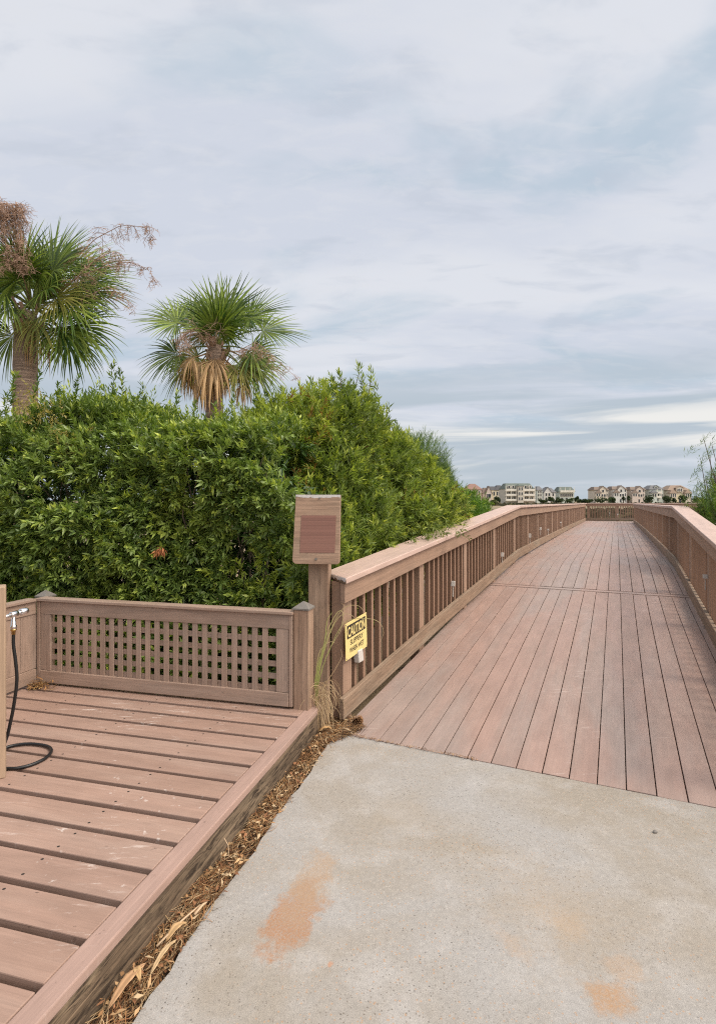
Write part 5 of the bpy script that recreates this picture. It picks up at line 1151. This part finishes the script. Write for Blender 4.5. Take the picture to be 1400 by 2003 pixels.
def left_cluster():
    h = House(908, 944, 946, 360, 'salmon house with terracotta roof, above the bright shrub', 'pink', 'terra'); h.block(.03, .97, 0, .72, 0, 10); h.hip(.0, 1, .72, 1.0, 0, 10, .25)
    for f in (.2, .36, .52, .68, .84): h.win(f, .58, .05, .12)
    for f in (.3, .5, .7): h.win(f, .32, .06, .14)
    h = House(942, 963, 951, 365, 'small peach house with a steep front gable', 'peach', 'brown'); h.block(.05, .95, 0, .62, 0, 8); h.hip(0, 1, .62, .92, .2, 8, .5); h.gable(.35, .95, .62, 1.0, -1.0, 4); h.block(.35, .95, 0, .62, -1.0, -.02)
    for f in (.5, .66, .8): h.win(f, .45, .08, .18, -1.0)
    h = House(958, 987, 949, 372, 'yellow house under two dark hipped roofs', 'yellow', 'dark'); h.block(.03, .97, 0, .74, 0, 10); h.hip(-.12, .55, .74, .94, .3, 10, .4); h.hip(.32, 1.04, .745, 1.0, 0, 9, .3)
    for f, z in ((.25, .55), (.5, .55), (.66, .55), (.82, .55), (.3, .28), (.55, .28), (.8, .28)): h.win(f, z, .07, .17)
    h = House(985, 1048, 945, 330, 'large stone coloured block with stacked balconies and dormered mansard roof', 'stone', 'greenish'); Hh = h
    h.block(.02, .98, 0, .74, 0, 14); h.hip(.03, .95, .74, 1.0, .2, 14, .82)
    h.block(.40, .58, 0, .88, -2.4, -.02, HM['stone'], 'tower'); h.hip(.40, .58, .88, .97, -2.4, 2, .3, None, .3)
    for z in (.16, .40, .63):
        h.balcony(.03, .38, z); h.balcony(.60, .97, z)
        for f in (.08, .16, .24, .32, .66, .74, .82, .90): h.dark(f, z + .10, .045, .13, 0, 'door')
        h.win(.45, z + .1, .03, .12, -2.4); h.win(.53, z + .1, .03, .12, -2.4)
    for f in (.15, .28, .68, .82): h.block(f - .05, f + .05, .75, .88, -.1, 2, HM['stone'], 'dormer'); h.win(f, .82, .04, .09, -.1)
    h = House(1048, 1062, 951, 350, 'narrow pale green house beside the large balconied block', 'green', 'slate'); h.block(.04, .96, 0, .8, 0, 8); h.hip(0, 1, .8, 1, 0, 8, .3)
    for z in (.3, .5, .68): h.win(.32, z, .14, .11); h.win(.7, z, .14, .11)
    h = House(1060, 1088, 953, 365, 'white house with a wide front gable and dark side', 'white', 'slate'); h.block(.03, .97, 0, .70, 0, 9); h.hip(0, 1.02, .70, .97, 0, 9, .4); h.gable(.06, .62, .70, 1.0, -1.2, 5); h.block(.06, .62, 0, .70, -1.2, -.02)
    for f, z in ((.22, .56), (.45, .56), (.22, .30), (.45, .30)): h.win(f, z, .09, .14, -1.2)
    for z in (.3, .55): h.win(.8, z, .08, .14)
    h = House(1091, 1125, 952, 370, 'pale green house with a flat topped green roof and row of windows', 'green', 'greenish'); h.block(.03, .97, 0, .72, 0, 10); h.hip(0, 1, .72, 1, 0, 10, .72); h.balcony(.05, .95, .68)
    for f in (.14, .26, .38, .50, .62, .74, .86): h.win(f, .50, .05, .15)
    for f in (.2, .5, .8): h.win(f, .26, .08, .15)
left_cluster()

# ------------------------------------------------------------------ far trees and bushes
def far_tree(px, ytop, ybase, Y, wpx, label, name='tree', cat='tree', colr=((.022, .042, .018), (.065, .095, .04)), squat=1.0, trunk_share=.25, seed=0, group='trees in front of the far houses', leaf=.55, n=520):
    k = Y / F; x = (px - CX) * k; zt = CAMH + (HY - ytop) * k; zb = min(CAMH + (HY - ybase) * k, FZ + .3); zb = FZ - .05; hh = zt - zb; wd = wpx * k / 2
    root = empty(name, (x, Y, zb), label, cat, group); r_ = np.random.default_rng(seed + int(px)); pts = []; cen = zb + hh * (trunk_share + (1 - trunk_share) / 2); hr = hh * (1 - trunk_share) / 2
    nb = 9; bl = [(np.array([x + r_.normal(0, wd * .45), Y + r_.normal(0, wd * .4), cen + r_.normal(0, hr * .35)]), r_.uniform(.38, .62)) for _ in range(nb)]
    V_, F_, C_ = [], [], []; o = 0
    for i in range(n):
        c, s = bl[r_.integers(0, nb)]; d = r_.normal(0, 1, 3); d /= np.linalg.norm(d); p = c + d * np.array([wd, wd, hr]) * s * r_.uniform(.7, 1.05)
        if p[2] < zb: continue
        p[0] = np.clip(p[0], x - wd * 1.05, x + wd * 1.05); p[2] = min(p[2], zt)
        a = r_.normal(0, 1, 3); a /= np.linalg.norm(a); b = np.cross(a, r_.normal(0, 1, 3)); b /= np.linalg.norm(b); L = leaf * r_.uniform(.6, 1.3) * k / .35
        V_ += [p - a * L, p + b * L * .5, p + a * L, p - b * L * .5]; F_.append([o, o + 1, o + 2, o + 3]); o += 4; m = r_.uniform(0, 1); C_ += [np.array(colr[0]) * (1 - m) + np.array(colr[1]) * m] * 4
    link('crown', np_mesh('crown', np.array(V_), np.array(F_), np.array(C_)), M['leaf_soft'], root)
    mb = MB(); mb.tube([(x, Y, zb - .3), (x + .1, Y, zb + hh * .3), (x, Y, cen)], [.22, .16, .08], 6); mb.obj('trunk', M['twig'], root)
G1 = ((.020, .036, .016), (.058, .082, .034)); G2 = ((.03, .05, .022), (.085, .12, .05)); G3 = ((.06, .075, .035), (.13, .14, .06))
for i, (px, yt, wpx, Y, lab, col) in enumerate((
    (1178, 970, 28, 340, 'round dark tree hiding the foot of the cream house', G1), (1153, 975, 20, 335, 'low dark bush left of the cream house', G1), (1136, 977, 18, 338, 'dark bush in the gap beside the flat topped house', G1), (1128, 970, 8, 345, 'small round dark tree standing in the gap between the house rows', G1), (1197, 971, 12, 345, 'green tree between the cream and the off white houses', G2),
    (1267, 969, 18, 340, 'rounded dark tree between the pinkish and the pale green houses', G1), (1302, 969, 20, 342, 'spreading dark tree between the pale green and the wide cream houses', G1), (1336, 968, 14, 345, 'loose grey green tree in front of the wide cream house', G2), (1362, 970, 24, 330, 'light green tree right of the dark lamp post', G2), (1380, 975, 16, 325, 'low green bush farthest right, by the feathery shrub', G2), (1317, 974, 6, 343, 'small conical dark shrub at the porch of the wide cream house', G1),
    (1077, 971, 20, 335, 'dark tree below the white gabled house', G1), (1097, 973, 18, 332, 'dark bush left of the foot of the flat topped house', G1), (1114, 973, 14, 332, 'green bush under the row of windows of the flat topped house', G2), (1062, 977, 16, 330, 'low dark bush beside the narrow pale green house', G1),
    (972, 971, 10, 250, 'brownish tree before the yellow house', G1), (952, 974, 12, 230, 'yellow green bush at the edge of the bright shrub', G3), (964, 977, 14, 240, 'olive bush below the small peach house', G3))):
    far_tree(px, yt, 986, Y, wpx, lab, 'tree' if 'tree' in lab else 'bush', 'tree' if 'tree' in lab else 'bush', col, seed=i, trunk_share=.12)
def far_palm(px, ytop, Y, label, seed):
    k = Y / F; x = (px - CX) * k; zt = CAMH + (HY - ytop) * k; root = empty('palm_tree', (x, Y, FZ), label, 'palm', 'small palms before the far houses'); r_ = np.random.default_rng(seed); V_, F_, C_ = [], [], []; o = 0; c = np.array([x, Y, zt - 1.4])
    for i in range(90):
        d = r_.normal(0, 1, 3); d[2] += .25; d /= np.linalg.norm(d); L = r_.uniform(1.2, 2.2); s = np.cross(d, [0, 0, 1.0]); s /= np.linalg.norm(s) + 1e-6; t = c + d * L * .6; e = c + d * L - np.array([0, 0, .5 * L]) * .6
        V_ += [c - s * .1, c + s * .1, t + s * .28, t - s * .28, e]; F_ += [[o, o + 1, o + 2, o + 3], [o + 3, o + 2, o + 4, o + 4]]; m = r_.uniform(0, 1); C_ += [np.array((.02, .035, .015)) * (1 - m) + np.array((.05, .07, .03)) * m] * 5; o += 5
    F_ = [f for f in F_ if len(set(f)) == 4] ; tri = [[i * 5 + 3, i * 5 + 2, i * 5 + 4] for i in range(90)]
    me = bpy.data.meshes.new('crown'); me.from_pydata([tuple(v) for v in V_], [], [tuple(f) for f in F_] + [tuple(t) for t in tri]); ca = me.color_attributes.new('tint', 'FLOAT_COLOR', 'POINT'); ca.data.foreach_set('color', np.concatenate([np.array(C_), np.ones((len(C_), 1))], 1).astype(np.float32).ravel())
    link('crown', me, M['leaf_soft'], root); mb = MB(); mb.tube([(x, Y, FZ - .2), (x, Y, zt - 1.2)], [.35, .28], 7); mb.obj('trunk', M['twig'], root)
far_palm(1219, 970, 340, 'left one of two small dark palms between the off white and pinkish houses', 3)
far_palm(1229, 969, 340, 'right one of two small dark palms, at the corner of the pinkish house', 4)
def lamp():
    k = 320 / F; x = (1351 - CX) * k; root = empty('lamp_post', (x, 320, FZ), 'thin dark lamp post right of the wide cream house', 'lamp post'); mb = MB(); zt = CAMH + (HY - 966) * k
    mb.tube([(x, 320, FZ), (x, 320, zt - .7)], [.16, .12], 8); mb.obj('pole', M['black'], root); m2 = MB(); m2.tube([(x, 320, zt - .7), (x, 320, zt - .6), (x, 320, zt - .1), (x, 320, zt)], [.16, .3, .34, .06], 8); m2.obj('lantern', M['black'], root)
lamp()
def marsh():
    # brush on the far side of the sand, an uncountable mass
    N = 5200; x = rng.uniform(60, 330, N); y = rng.uniform(215, 305, N); near = rng.random(N) < .3; y = np.where(near, rng.uniform(44, 120, N), y); x = np.where(near, y * rng.uniform(.36, .75, N), x); hgt = rng.uniform(.5, 1.5, N) * (0.55 + .75 * vnoise(np.stack([x * .08, y * .05, x * 0], 1), 3)); w_ = rng.uniform(.5, 1.3, N); a = rng.uniform(0, 6.28, N)
    hgt = np.where(near, np.minimum(hgt, 1.0), hgt); keep = x < y * 1.0; x, y, hgt, w_, a = [q[keep] for q in (x, y, hgt, w_, a)]; N = len(x); dx, dy = np.cos(a) * w_, np.sin(a) * w_; z0 = np.full(N, FZ)
    v = np.stack([np.stack([x - dx, y - dy, z0], 1), np.stack([x + dx, y + dy, z0], 1), np.stack([x + dx * .7, y + dy * .7, z0 + hgt * .8], 1), np.stack([x - dx * .3, y, z0 + hgt], 1)], 1).reshape(-1, 3)
    f = np.arange(N * 4).reshape(-1, 4); c_ = np.array([(.12, .105, .06), (.085, .08, .05), (.15, .125, .075), (.06, .065, .04)])[rng.integers(0, 4, N)] * rng.uniform(.7, 1.2, (N, 1))
    o = link('marsh_brush', np_mesh('marsh_brush', v, f, np.repeat(c_, 4, 0)), M['litter']); o['kind'] = 'stuff'; tag(o, 'grey brown marsh brush in front of the far houses', 'undergrowth')
marsh()
